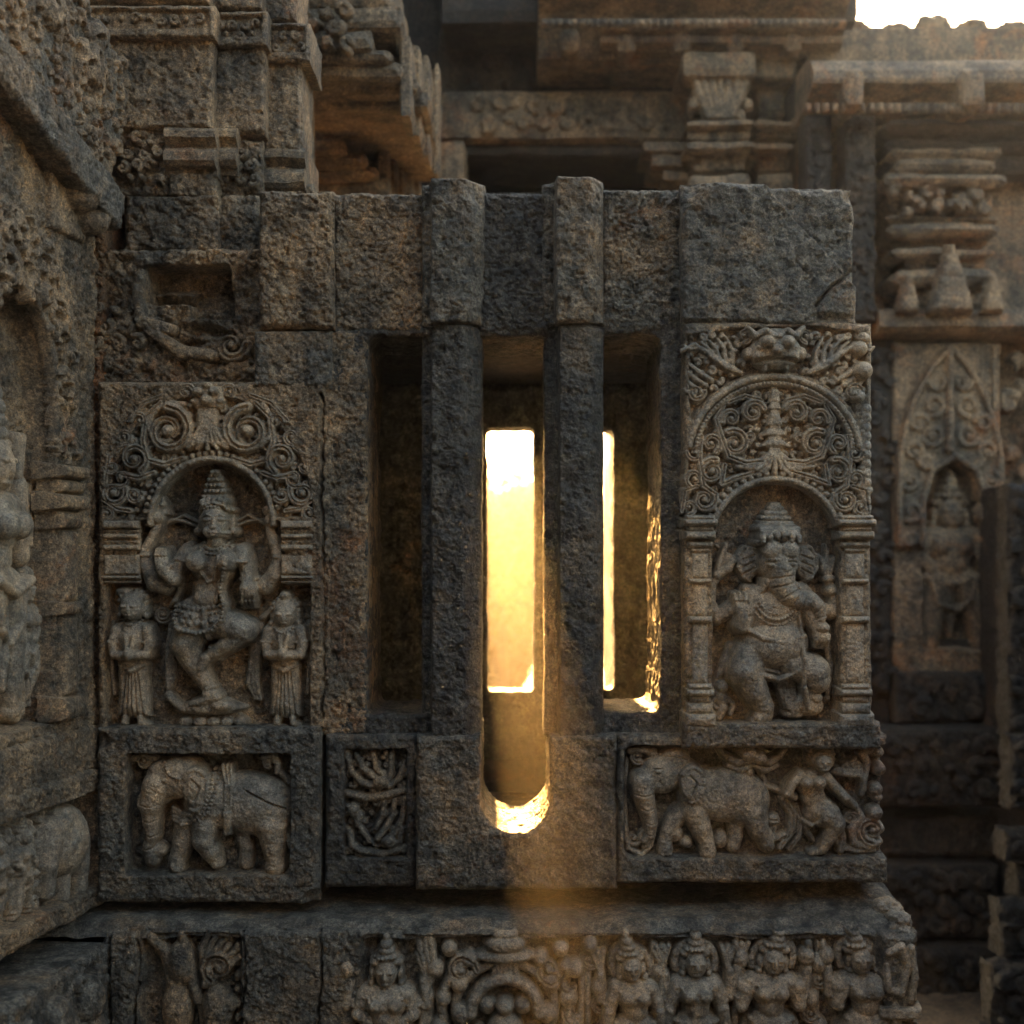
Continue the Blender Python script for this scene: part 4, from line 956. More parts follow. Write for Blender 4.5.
R.fig('eroded_carving', 'tan', pm, None, -2, 2.2, 38)
face(254, 330, 331, 388, -.012, 137, 'grey', 1.2, .5, 90)
face(60, 180, 104, 735, .05, 138, 'rust', 2.2, .6, 60, name='corner_strip')
face(322, 330, 367, 736, .012, 139, 'tan', 1.4, .7, 100, name='jamb_block')
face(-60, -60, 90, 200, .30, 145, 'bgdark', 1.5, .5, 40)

# ============================================================ LEFT SIDE WALL (runs towards the eye)
sw = thing('side_wall', 'carved side wall with a crowned standing figure, at the left edge', 'carved wall', (-1.05, -.2, GZ))
dirv = np.array([-.15, -.989, 0]); u_ = -dirv            # u grows away from the eye, ends at the corner
LW = 300.
def side(h0=0.):
    n_ = np.array([.989, -.15, 0])*1.3
    o = np.array([-1.045, 0.03, HZ*S])+dirv*LW*S+n_*h0*S
    return Fr(o, u_, (0, 0, -1), n_)
fs = side(0)
b = Blk(0, 150, LW, 728, 0, 1.5, 1.6, 4, 201, fr=fs, worm=.6)
b.recess(lambda X, Y: np.minimum(sd_rect(X, Y, 70, 420, 205, 712), sd_ell(X, Y, 138, 420, 66, 105)), 22, 4)
b.build('wall_face', 'tan', 30, sw)
R = Rel(0, 190, LW, 480, .95, fs, 0)
R.slab([(20, 470), (14, 360), (30, 300), (70, 262), (138, 245), (200, 262), (240, 310), (252, 380), (250, 470), (206, 470)]+[(138+66*math.cos(a), 420-105*math.sin(a)) for a in np.linspace(0, math.pi, 20)]+[(70, 470)], 3, 3)
R.fill(lambda x, y: ((x-136)/118)**2+((y-440)/190)**2 < 1 and ((x-138)/72)**2+((y-425)/112)**2 > 1 and y < 470, 26, 3, .15, 9, (10, 240, 262, 475), .8)
R.drill(lambda x, y: ((x-136)/118)**2+((y-440)/190)**2 < 1 and ((x-138)/74)**2+((y-425)/114)**2 > 1, 15, 4.5, 10, 4, (10, 240, 262, 470))
R.ell(240, 205, 24, 20, 6, .9); R.ell(262, 226, 18, 16, 8, .9); R.slab([(190, 195), (262, 195), (262, 250), (190, 250)], 5, 5)
R.fig('arch_carving', 'tan', sw, None, -2, 1.6, 44)
R = Rel(0, 460, LW, 716, .95, fs, -6)
for cx in (38, 226):
    for (y0, y1, ww, zz) in ((470, 482, 28, 16), (484, 496, 24, 13), (498, 512, 28, 15), (514, 530, 22, 12), (532, 600, 15, 11), (600, 612, 20, 14), (614, 690, 15, 11), (690, 712, 24, 14)): R.slab([(cx-ww, y0), (cx+ww, y0), (cx+ww, y1), (cx-ww, y1)], zz, 3, 1, 1.)
R.fig('colonnette', 'tan', sw, None, -9, 1.3, 45)
fw = side(0); fw.n = fw.n*.72
R = Rel(40, 380, 225, 716, .7, fw, -28)
deity(R, 128, 412, 292, 5, 6, 0, 2, False, 1., .74)
deity(R, 188, 556, 150, 8, 3, 0, 1, False, 0., .8); deity(R, 82, 556, 150, 9, 3, 0, 2, False, 0., .8)
for k in range(5): R.ch([(176+k*7, 545, 4), (180+k*6, 515, 4.5), (172+k*8, 490, 3)], 3, .9)
R.fig('crowned_figure', 'carve', sw, 'crowned standing figure in side niche', -34, .4, 46)
b = Blk(0, 724, LW+2, 772, 0, 1.4, 1.2, 5, 202, fr=side(4), chip=3, worm=.5); b.build('ledge', 'tan', 60, sw)
b = Blk(0, 766, LW+12, 906, 0, 1.3, 1.2, 5, 203, fr=side(8), chip=4, worm=.6)
b.recess(lambda X, Y: sd_rect(X, Y, -20, 790, 282, 884, 2), 18, 3); b.build('frieze_block', 'tan', 80, sw)
R = Rel(0, 786, LW, 886, .9, side(8), -18)
R.ell(232, 830, 34, 36, 4, .6); R.ell(262, 840, 20, 34, 4, .6); R.ch([(205, 815, 16, 6), (196, 845, 12, 7), (198, 872, 8, 7)], 6); R.ch([(228, 850, 12), (228, 882, 9)], 6); R.ch([(262, 856, 13), (264, 882, 10)], 6)
R.beads([(216, 805), (226, 830), (222, 850)], 2.5, 18, 1.); R.ell(216, 812, 11, 17, 16, .4)
for i, cx in enumerate((12, 58, 104, 150)): deity(R, cx, 790, 92, 60+i, 5, 0, 1+i % 2, False)
leafpanel(R, (166, 794, 200, 880), 18, 66, 3)
R.fig('frieze_carving', 'carve', sw, None, -22, .8, 47)
# sloping cornice above the side wall
cn = thing('cornice', 'slanting blurred grey cornice jutting in at the upper left corner', 'cornice', (-1.1, -.2, .9))
A = np.array(P(124, 232, .0)); A[1] = -.02
k = .8/D
Bq = np.array([(-12-512)*S*(D-.62)/D, -.62, (HZ-58)*S*(D-.62)/D])
dv_ = (Bq-A); Ln = np.linalg.norm(dv_)/S; dv_ /= np.linalg.norm(dv_)
nn = np.cross(dv_, (0, 0, 1.)); nn /= np.linalg.norm(nn); nn = -nn if nn[0] < 0 else nn
up = np.cross(dv_, nn); up = -up if up[2] < 0 else up
def cfr(off, hgt): return Fr(A+dv_*(Ln*S*1.6)+nn*off*S+up*hgt*S, -dv_, -up, nn)
W = Ln*1.6
b = Blk(0, 0, W, 40, 0, 1.4, 1.2, 5, 210, fr=cfr(0, 40), chip=3, worm=.5); b.build('fascia', 'grey', 150, cn)
b = Blk(0, 0, W-6, 12, 0, 1.4, .8, 4, 211, fr=cfr(-24, 51), chip=2, worm=.3); b.build('fillet', 'dark', 120, cn)
b = Blk(0, 0, W-8, 148, 0, 1.4, 1.2, 5, 212, fr=cfr(-12, 180), chip=3, worm=.6)
b.H -= 16*np.clip((40-b.Y)/60, 0, 1)*0
b.build('crest', 'grey', 90, cn)
R = Rel(0, 0, W, 146, 1., cfr(-12, 182), 0)
R.fill(lambda x, y: 6 < x < W-14 and y > 8 and y < 138, 21, 1, .17, 14, (0, 0, W, 130), .9)
for x in (60, 150, 240, 320): R.ell(x, 24, 15, 17, 4, .7); R.ell(x+2, 56, 17, 24, 3, .6); R.ell(x-16, 60, 7, 20, 4, .8); R.ell(x+20, 60, 7, 20, 4, .8)
R.drill(lambda x, y: x < W-10, 15, 4.2, 9, 3, (0, 0, W, 140))
R.fig('crest_carving', 'tan', cn, None, -2, 1.8, 50)
boxes('left_sky_blocker', [(-3.2, -1.42, -2.4, .4, 1.0, 2.6)], 'bg', sw, sp=.1, seed=3); boxes('wall_core', [(-3.0, -1.3, -3.2, .4, GZ-.1, 1.05)], 'bg', sw, sp=.1, seed=5)  # upper mass is unseen, added to block sky light from the left

# ============================================================ PLINTH
pn = thing('plinth', 'broad stone base course with a frieze of small standing figures', 'plinth', (0, .2, GZ))
# recessed shadow course
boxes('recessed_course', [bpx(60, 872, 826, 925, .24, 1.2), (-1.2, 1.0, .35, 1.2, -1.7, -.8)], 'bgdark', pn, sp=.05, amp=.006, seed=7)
# weathered top shelf: sloping relief sheet seen from above
kf = (D-.13)/D
nx_, ny_ = 420, 60
ux = np.linspace(0, 1, nx_); uy = np.linspace(0, 1, ny_)
UX, UY = np.meshgrid(ux, uy)
xl, xr = (-60-512)*S*.92, (916-512)*S*kf
XX = xl+(xr-xl)*UX; YY = -.118+UY*.42
zf = (HZ-934)*S*kf
ZZ = zf-.010+.032*np.clip(UY*14, 0, 1)+.02*np.clip(UY*1.2, 0, 1)+.010*fbm(XX/S, YY/S, 26, 4, 5)
# broken lip rising near the right corner
gq = np.exp(-((XX-.80)/.17)**2)*np.clip((UY-.1)*2.4, 0, 1); ZZ += .045*gq+.014*gq*fbm(XX/S, YY/S, 13, 3, 9)
V = np.stack([XX, YY, ZZ], -1).reshape(-1, 3); ixx = np.arange(nx_*ny_).reshape(ny_, nx_)
mk('shelf', V, np.stack([ixx[:-1, :-1].ravel(), ixx[:-1, 1:].ravel(), ixx[1:, 1:].ravel(), ixx[1:, :-1].ravel()], 1), 'grey', pn)
FP = front(-.13)
b = Blk(100, 931, 917, 1125, -.13, 1.2, 1.0, 6, 220, chip=4, worm=.5)
b.H -= 7*np.clip(1-np.abs(b.X-108)/3, 0, 1)
for xx in (136, 243, 320): b.crack([(xx, 934), (xx+2, 970), (xx-2, 1020), (xx, 1120)], 1.6, 6)
b.recess(lambda X, Y: np.minimum(sd_rect(X, Y, 140, 936, 240, 1112, 4), sd_rect(X, Y, 362, 938, 874, 1112, 5)), 10, 6)
b.H += 6*np.clip((b.X-876)/6, 0, 1)*np.clip((1010-b.Y)/5, 0, 1)
b.build('frieze_block', 'grey', 170, pn, None, 2, 8)
boxes('solid_base', [(xl, xr-.03, .05, 1.2, GZ-.2, -.97), (-1.25, xr, -.06, .3, GZ-.2, -1.4)], 'bgdark', pn, sp=.08)
# side wing of the plinth, lower left
frp = Fr(np.array([-1.03, -.09, HZ*S])+dirv*330*S+np.array([.989, -.15, 0])*26*S, u_, (0, 0, -1), (.989, -.15, 0))
b = Blk(0, 930, 322, 1125, 0, 1.5, 1.5, 7, 221, fr=frp, chip=5, worm=.5); b.build('return_block', 'grey', 150, pn)
R = Rel(0, 936, 318, 1080, 1.1, frp, 0)
for i, cx in enumerate((60, 130, 205, 270)): R.ell(cx, 968, 20, 22, 1, .7); R.ell(cx+10, 1005, 18, 30, 1, .7)
leafpanel(R, (150, 944, 310, 1075), 24, 71, 2.5, .16); R.fig('eroded_carving', 'grey', pn, None, -2, 2.5, 52)
def pfig(cx, ty, h, seed, pose, lab, lean=0., mat='carve', wide=1., halo=True):
    R = Rel(cx-48, 930, cx+48, 1112, .7, FP, -10); deity(R, cx, ty, h, seed, 5, lean, pose, halo, 1., wide)
    R.fig('standing_figure', mat, pn, lab, -13.5, .9, seed+200)
pfig(386, 938, 160, 31, 0, 'square jawed worn figure at the left of the base frieze', 0, 'carve', 1.15, False)
pfig(626, 936, 150, 35, 2, 'crowned figure right of the round ornament on the base frieze', 1)
pfig(696, 930, 156, 34, 0, 'crowned figure with rounded halo on the base frieze', 0)
pfig(780, 926, 160, 33, 2, 'wide striding figure with tall crown and staff on the base frieze', -1)
pfig(852, 926, 158, 38, 1, 'leaning figure with hand at chest near the base corner', 1.5)
R = Rel(365, 930, 876, 1112, .8, FP, -10)
# round ornament between the figures, leaves and staffs
for k, rr in enumerate((64, 50)): R.ch([(505+rr*math.cos(a), 1010-rr*.9*math.sin(a), 5) for a in np.linspace(-.3, math.pi+.3, 24)], 4-k, .9)
R.ell(505, 945, 20, 9, 8, .8); R.ell(505, 958, 26, 6, 9, .8); R.ell(505, 935, 13, 6, 8, .8)
for kk in range(-2, 3): R.ch([(505+kk*4, 962, 3), (505+kk*6, 980, 3.4)], 6, .9)
R.ch([(505+34*math.cos(a), 1014-34*math.sin(a), 6) for a in np.linspace(0, math.pi, 18)], 8, .8); R.ell(505, 1006, 9, 9, 10, .9); R.ell(505, 1040, 20, 28, 8, .7)
for sx in (-1, 1):
    for (dx, y, r_) in ((18, 1006, 9), (46, 985, 9), (44, 1015, 10), (62, 1000, 8), (66, 1030, 10), (50, 1050, 12), (28, 1035, 9), (70, 970, 9), (36, 960, 8), (56, 950, 8), (80, 1055, 9)): R.ell(505+sx*dx, y, r_, r_*1.1, 5, .8)
    R.spiral(505+sx*44, 972, 16, 0, 1.2, sx, 4, 2.4, 5)
for k in range(3): R.ch([(418+k*6, 940, 4), (424+k*5, 970, 4.5), (430-k*3, 1000, 4), (426-k*3, 1040, 4)], 4+k*.5, 1.)
for (x, t) in ((654, 945), (738, 936), (738, 950), (820, 945), (590, 938), (583, 960)): R.ch([(x, t, 3), (x-2, t+60, 3.2), (x, t+150, 3)], 3, .9)
for (x, y) in ((566, 970), (570, 1000), (590, 946), (600, 990), (660, 975), (668, 1000), (742, 960), (820, 965), (812, 1000), (572, 1030), (822, 1030)): R.ell(x, y, 8, 11, 4, .85); R.spiral(x, y+16, 9, 30, 1.1, 1, 3, 2, 4)
R.fig('ornament_carving', 'carve', pn, None, -13, .9, 55)
R = Rel(140, 932, 242, 1112, .8, FP, -10)
R.ch([(150, 940, 6), (165, 955, 7), (172, 985, 8), (168, 1030, 7)], 4); R.ell(180, 965, 14, 24, 5, .7); R.ell(176, 1010, 16, 30, 4, .7); R.ch([(180, 936, 4), (186, 960, 6), (196, 1000, 6)], 6)
for k in range(6): R.ch([(205, 985, 5), (200+k*6, 950+k*3, 4), (208+k*6, 934+k*5, 3)], 5+.3*k, 1.)
R.spiral(218, 968, 15, 120, 1.4, 1, 5, 3, 7); R.ell(216, 1010, 16, 26, 5, .7); R.ell(228, 1005, 8, 10, 7, .8); R.ch([(200, 1000, 5), (206, 1040, 6)], 5)
for y in range(950, 1100, 14): R.ell(236, y, 3.5, 5, 4, .9)
leafpanel(R, (146, 1030, 236, 1104), 22, 73, 3)
R.fig('ornament_carving', 'tan', pn, 'orange stained mask and plume carving', -13, 1.1, 56)
# corner pilaster
R = Rel(872, 932, 921, 1112, .8, FP, 0)
R.slab([(880, 938), (914, 936), (917, 1000), (878, 1004)], 4, 4); R.ch([(886, 950, 4), (898, 944, 5), (904, 962, 5), (898, 990, 4), (886, 986, 4), (884, 962, 3)], 6, 1.)
R.ch([(908, 945, 4), (912, 975, 4), (908, 998, 3)], 6, 1.)
for (y0, y1, w_, zz) in ((1004, 1016, 0, 9), (1018, 1022, 8, 2), (1024, 1040, 1, 7), (1042, 1056, 6, 3), (1058, 1072, 0, 8), (1074, 1112, 5, 3)): R.slab([(876+w_, y0), (919-w_, y0), (919-w_, y1), (876+w_, y1)], zz, 3)
R.fig('corner_pilaster', 'carve', pn, None, -2, 1.2, 57)
rd = random.Random(5)
for (px, py, r_) in ((800, 893, .034), (842, 886, .04), (866, 893, .032), (884, 905, .03), (822, 905, .02), (896, 925, .026), (905, 940, .022)):
    pass
# loose weathered lumps at the broken corner of the shelf
def lump(name, c, r, mat, parent, label, seed):
    n = 20; th = np.linspace(0, math.pi, n); ph = np.linspace(0, 2*math.pi, 2*n+1)
    T, Q = np.meshgrid(th, ph, indexing='ij'); d = np.stack([np.sin(T)*np.cos(Q), np.sin(T)*np.sin(Q), np.cos(T)], -1)
    rr = 1+.25*vn3(d[..., 0]*1.8, d[..., 1]*1.8, d[..., 2]*1.8, seed)+.22*vn3(d[..., 0]*5, d[..., 1]*5, d[..., 2]*5, seed+1)
    V = np.array(c)+d*rr[..., None]*np.array(r); idx = np.arange(n*(2*n+1)).reshape(n, 2*n+1)
    return mk(name, V.reshape(-1, 3), np.stack([idx[:-1, :-1].ravel(), idx[1:, :-1].ravel(), idx[1:, 1:].ravel(), idx[:-1, 1:].ravel()], 1), mat, parent, label)
for i, (px, py, yy, r_) in enumerate(((850, 889, .20, (.05, .06, .020)), (866, 897, .10, (.042, .06, .024)), (884, 907, .0, (.036, .05, .022)), (897, 920, -.07, (.03, .045, .024)), (905, 935, -.10, (.022, .03, .024)))):
    lump('weathered_lump', P(px, py, yy), r_, 'carve', pn, None, 20+i)

# ============================================================ CHAMBER BEHIND THE SCREEN
ch_ = thing('inner_chamber', 'dark stone chamber behind the screen with a bright far window', 'chamber', (0, 1., GZ))
def winh(X, Y):
    a = sd_rect(X, Y, 487, 427, 534, 692, 5); c = sd_rect(X, Y, 601, 430, 614, 690, 5)
    return np.minimum(a, c)+1.0*fbm(X, Y, 16, 3, 3)
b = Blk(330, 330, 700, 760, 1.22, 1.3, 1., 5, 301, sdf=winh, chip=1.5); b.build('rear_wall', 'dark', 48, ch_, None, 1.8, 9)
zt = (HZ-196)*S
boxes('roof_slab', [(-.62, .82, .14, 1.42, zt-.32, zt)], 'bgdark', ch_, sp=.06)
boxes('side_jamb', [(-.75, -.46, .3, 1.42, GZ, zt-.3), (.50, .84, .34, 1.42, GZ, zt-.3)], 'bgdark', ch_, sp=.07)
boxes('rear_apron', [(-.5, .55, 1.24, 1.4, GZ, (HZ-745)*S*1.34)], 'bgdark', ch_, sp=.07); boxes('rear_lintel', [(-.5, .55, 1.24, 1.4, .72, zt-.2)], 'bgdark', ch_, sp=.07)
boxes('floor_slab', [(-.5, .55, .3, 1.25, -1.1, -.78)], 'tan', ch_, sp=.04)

# ============================================================ BACKGROUND TEMPLE, centre: raised porch with brackets
ct = thing('temple_porch', 'shadowed temple porch with dark doorway and bracket above the screen', 'temple', (.4, 3.2, GZ))
def bb(name, lst, mat='bg', lab=None, sp=.05, amp=.006, seed=0, par=None): return boxes(name, lst, mat, par or ct, lab, sp, amp, seed, .012)
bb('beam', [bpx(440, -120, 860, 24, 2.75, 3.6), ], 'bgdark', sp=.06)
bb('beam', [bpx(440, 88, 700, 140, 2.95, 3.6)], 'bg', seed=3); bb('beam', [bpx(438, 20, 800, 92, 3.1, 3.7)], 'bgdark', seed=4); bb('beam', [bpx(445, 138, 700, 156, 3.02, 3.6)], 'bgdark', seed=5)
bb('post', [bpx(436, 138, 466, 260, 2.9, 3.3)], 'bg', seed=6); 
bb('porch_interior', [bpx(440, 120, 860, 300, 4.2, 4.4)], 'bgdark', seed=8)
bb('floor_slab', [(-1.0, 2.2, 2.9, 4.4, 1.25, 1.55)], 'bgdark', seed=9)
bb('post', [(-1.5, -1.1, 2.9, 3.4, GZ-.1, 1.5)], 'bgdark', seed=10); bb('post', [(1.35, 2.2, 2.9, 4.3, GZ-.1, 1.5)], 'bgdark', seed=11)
mould('eave', 538, 838, [(-40, 60), (-18, 74), (-14, 92), (-2, 96), (2, 84), (6, 86), (9, 98), (19, 100), (21, 84), (26, 60), (44, 20), (60, 4)], 'bg', ct, None, 2.75, .03, 4, .5)
R = Rel(538, -4, 838, 30, 1.6, front(2.5), 0)
for x in np.arange(542, 836, 7.5): R.slab([(x, 19), (x+5, 19), (x+5, 26), (x, 26)], 4, 2)
R.fig('dentil_row', 'bg', ct, None, -2, .6, 60)
R = Rel(466, 92, 690, 137, 1.7, front(2.95), 0); leafpanel(R, (470, 96, 686, 134), 20, 401, 2, .17); R.fig('beam_carving', 'bg', ct, None, -2, 1., 401)
R = Rel(470, 24, 680, 90, 1.7, front(3.1), 0); leafpanel(R, (474, 30, 676, 86), 26, 402, 2, .16); R.fig('beam_carving', 'bgdark', ct, None, -2, 1., 402)
for i in range(5): bb('corbel', [bpx(560+i*56, 26, 580+i*56, 52, 2.62, 3.2)], 'bg', None, .04, .008, 410+i)
mould('eave_roll', 600, 840, [(26, 0), (28, 40), (33, 52), (38, 44), (40, 20), (43, 30), (48, 26), (50, 0)], 'bg', ct, None, 2.7, .03, 12, .4)
# bracket pilaster
def pil(x0, x1, seed, dep):
    cx, w_ = (x0+x1)/2, (x1-x0)/2
    for (y0, y1, ww, dd, m_) in ((50, 78, 1.05, .06, 'bg'), (78, 118, .80, .0, 'bg'), (118, 127, 1.0, .06, 'bg'), (127, 140, .92, .03, 'bg'), (140, 150, 1.0, .06, 'bg'), (150, 172, .75, .01, 'bg'), (172, 200, .9, .05, 'bg')):
        bb('pilaster_block', [bpx(cx-w_*ww, y0, cx+w_*ww, y1, dep-dd*2, dep+.4)], m_, None, .04, .008, seed+int(y0))
pil(684, 756, 20, 2.72); pil(752, 796, 60, 2.86)
R = Rel(688, 50, 754, 122, 1.5, front(2.66), 0)
for k in range(-3, 4): R.ch([(720+k*4, 118, 3), (720+k*7, 96, 3.4), (720+k*9, 76-abs(k)*1.5, 3)], 4, 1.)
for x in range(692, 752, 9): R.slab([(x, 54), (x+6, 54), (x+6, 74), (x, 74)], 5, 2, 1, .8)
leafpanel(R, (690, 78, 752, 116), 13, 81, 1); R.ell(720, 158, 22, 12, 4, .7); R.fig('bracket_carving', 'bg', ct, None, -2, 1.2, 61)
bb('bracket', [bpx(642, 138, 690, 152, 2.8, 3.2), bpx(650, 152, 690, 168, 2.82, 3.2), bpx(662, 168, 690, 182, 2.84, 3.2)], 'bg', seed=30)
bb('bracket', [bpx(792, 78, 868, 118, 2.7, 3.3), bpx(792, 112, 850, 128, 2.75, 3.3)], 'bgdark', seed=31)
bb('rear_wall', [(.5, 2.4, 3.45, 4.3, GZ-.1, 1.3)], 'bgdark', None, .1, .01, 34); bb('sun_blocker_wall', [(-.75, -.3, 3.35, 4.4, 1.5, 4.4)], 'bgdark', None, .1, .01, 35)  # both walls added to block sun leaking past chamber and porch
bb('sky_blocker_mass', [(-3.4, 1.46, 3.3, 4.4, 2.2, 6.8)], 'bgdark', None, .12, .01, 33)  # raised far out of view to block the bright sky near the sun

# left stepped cornice of the middle distance
lc = thing('temple_cornice', 'warm stepped cornice of a tower behind the pier, upper left', 'cornice', (-.6, 1.8, GZ))
steps = [(300, -60, 392, 8, 1.2), (300, 4, 402, 30, 1.2), (300, 28, 374, 50, 1.15), (300, 48, 392, 62, 1.18), (300, 60, 404, 78, 1.22), (300, 76, 420, 92, 1.3), (300, 88, 430, 108, 1.4)]
for i, (x0, y0, x1, y1, d) in enumerate(steps):
    boxes('cornice_step', [bpx(x0, y0, x1, y1, d, 2.4)], 'tan', lc, None, .03, .005, 40+i, .01)
R = Rel(300, 0, 372, 56, 1.1, front(1.13), 0); leafpanel(R, (300, 2, 356, 48), 20, 85, 2, .16); R.fig('scroll_carving', 'tan', lc, None, -2, 1.2, 63)
for i in range(4):
    boxes('cornice_fin', [bpx(399+i*11, 34+i*9, 412+i*9, 118+i*19, 1.25+i*.22, 1.5+i*.22)], 'tan', lc, None, .03, .004, 50+i, .008)
for i, (x0, y0, x1, y1, d) in enumerate(((300, 104, 420, 128, 2.1), (300, 126, 362, 140, 1.7), (300, 138, 348, 152, 1.65), (300, 150, 366, 166, 1.72), (300, 164, 378, 178, 1.78), (300, 176, 390, 260, 1.85))):
    boxes('wall_course', [bpx(x0, y0, x1, y1, d, 2.4)], 'bg' if i else 'bgdark', lc, None, .035, .006, 60+i, .01)
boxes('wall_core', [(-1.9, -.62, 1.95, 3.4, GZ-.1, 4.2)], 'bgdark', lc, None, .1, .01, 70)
for i in range(5):
    boxes('wall_course', [bpx(376+i*8, 134+i*9, 388+i*8, 260, 1.9+i*.12, 2.4+i*.1)], 'bg', lc, None, .035, .005, 80+i, .008)

# ============================================================ BACKGROUND TEMPLE, right
rt = thing('temple_wall', 'blurred temple wall with roof mouldings, blind spire and niche figure at right', 'temple', (2.6, 3., GZ))
RD = 2.6
boxes('wall_core', [(1.30, 5.2, RD+.12, 4.4, GZ-.1, 2.35)], 'bg', rt, None, .1, .008, 90)
mould('roof_parapet', 824, 1110, [(30, 0), (33, 30), (44, 36), (50, 26), (56, 40), (66, 44), (72, 10)], 'bg', rt, None, RD+.5, .04, 5, .8)
for i, (x, hh) in enumerate(((858, 9), (895, 8), (932, 16), (972, 10), (1012, 9), (1052, 15))):
    lump('roof_finial', P(x, 31, RD+.55), (.05+.002*hh, .06, hh*.0045), 'bg', rt, None, 90+i)
mould('roof_cornice', 800, 1110, [(70, 10), (73, 60), (80, 92), (92, 108), (100, 112), (104, 110), (106, 96), (112, 60), (118, 10)], 'bg', rt, None, RD, .04, 6, .6)
R = Rel(800, 96, 1110, 122, 1.8, front(RD-.27), 0)
for x in np.arange(806, 1105, 9): R.slab([(x, 103), (x+5, 103), (x+5, 112), (x, 112)], 3, 2)
R.fig('dentil_row', 'bg', rt, None, -2, .6, 64)
for i, (x0, x1) in enumerate(((846, 866), (962, 988))): boxes('cornice_block', [bpx(x0, 66, x1, 106, RD-.34, RD)], 'bg', rt, None, .04, .006, 100+i, .014)
# deep shaded recess with the blind spire
for i, (y0, y1, x0, x1, dd) in enumerate(((186, 214, 890, 996, .10), (214, 222, 884, 1006, .15), (222, 236, 888, 1002, .20), (236, 246, 900, 992, .12), (246, 256, 890, 1000, .18), (256, 268, 902, 990, .12), (268, 286, 894, 998, .17), (286, 312, 906, 986, .08))):
    boxes('spire_tier', [bpx(x0, y0, x1, y1, RD-dd, RD+.2)], 'bg', rt, None, .035, .007, 110+i, .014)
R = Rel(880, 180, 1010, 320, 1.6, front(RD-.19), 0)
for (y0, y1, ww) in ((246, 258, 4), (256, 268, 8), (266, 280, 12), (278, 294, 16), (292, 312, 21)): R.slab([(950-ww*.8, y0), (950+ww*.8, y0), (950+ww, y1), (950-ww, y1)], 9+ww*.15, 3, 1, .5)
for m in (-1, 1):
    for (y0, y1, ww) in ((276, 288, 4), (286, 298, 7), (296, 312, 10)): R.slab([(950+m*42-ww*.8, y0), (950+m*42+ww*.8, y0), (950+m*42+ww, y1), (950+m*42-ww, y1)], 8, 3, 1, .5)
leafpanel(R, (892, 186, 994, 212), 16, 87, 2)
R.fig('spire_carving', 'bg', rt, None, -2, 1.2, 65)
mould('shelf_cornice', 870, 1110, [(312, 0), (314, 50), (320, 62), (332, 64), (336, 50), (340, 10)], 'bg', rt, None, RD, .04, 7, .3)
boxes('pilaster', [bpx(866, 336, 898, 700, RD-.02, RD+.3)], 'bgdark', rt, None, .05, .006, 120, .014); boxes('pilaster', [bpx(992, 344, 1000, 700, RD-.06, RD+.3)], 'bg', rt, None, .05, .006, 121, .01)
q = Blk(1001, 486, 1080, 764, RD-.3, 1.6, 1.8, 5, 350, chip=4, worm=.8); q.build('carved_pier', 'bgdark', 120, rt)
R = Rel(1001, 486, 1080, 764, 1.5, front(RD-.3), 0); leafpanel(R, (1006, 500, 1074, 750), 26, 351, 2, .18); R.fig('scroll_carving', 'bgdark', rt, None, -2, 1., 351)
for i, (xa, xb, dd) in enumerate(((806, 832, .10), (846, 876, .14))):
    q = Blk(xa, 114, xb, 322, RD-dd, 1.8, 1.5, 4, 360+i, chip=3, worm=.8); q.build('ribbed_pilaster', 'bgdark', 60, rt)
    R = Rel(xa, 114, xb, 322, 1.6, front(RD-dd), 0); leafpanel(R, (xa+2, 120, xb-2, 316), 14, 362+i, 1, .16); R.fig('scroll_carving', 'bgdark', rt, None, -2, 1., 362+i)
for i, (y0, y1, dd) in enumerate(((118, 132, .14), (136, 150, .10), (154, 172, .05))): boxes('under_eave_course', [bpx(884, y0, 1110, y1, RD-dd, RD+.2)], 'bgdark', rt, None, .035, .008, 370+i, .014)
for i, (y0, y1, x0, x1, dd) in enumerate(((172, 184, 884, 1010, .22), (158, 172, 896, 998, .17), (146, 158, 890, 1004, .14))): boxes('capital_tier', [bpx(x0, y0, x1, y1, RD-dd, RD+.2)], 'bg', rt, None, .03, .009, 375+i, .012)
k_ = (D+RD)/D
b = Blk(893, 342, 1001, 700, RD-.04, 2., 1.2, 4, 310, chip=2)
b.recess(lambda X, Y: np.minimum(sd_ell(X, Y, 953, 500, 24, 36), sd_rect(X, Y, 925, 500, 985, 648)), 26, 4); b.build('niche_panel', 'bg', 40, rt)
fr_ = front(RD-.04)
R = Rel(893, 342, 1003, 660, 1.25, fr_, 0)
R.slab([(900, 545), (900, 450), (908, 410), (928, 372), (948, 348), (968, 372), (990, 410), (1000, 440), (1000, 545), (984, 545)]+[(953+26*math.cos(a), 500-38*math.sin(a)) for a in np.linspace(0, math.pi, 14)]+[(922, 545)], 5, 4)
def tst(x, y): return abs(x-949) < 48*min(1, ((y-346)/85.)**.8 if y > 346 else 0) and y < 545 and ((x-953)/30)**2+((y-505)/42)**2 > 1 and not (abs(x-953) < 30 and y > 500)
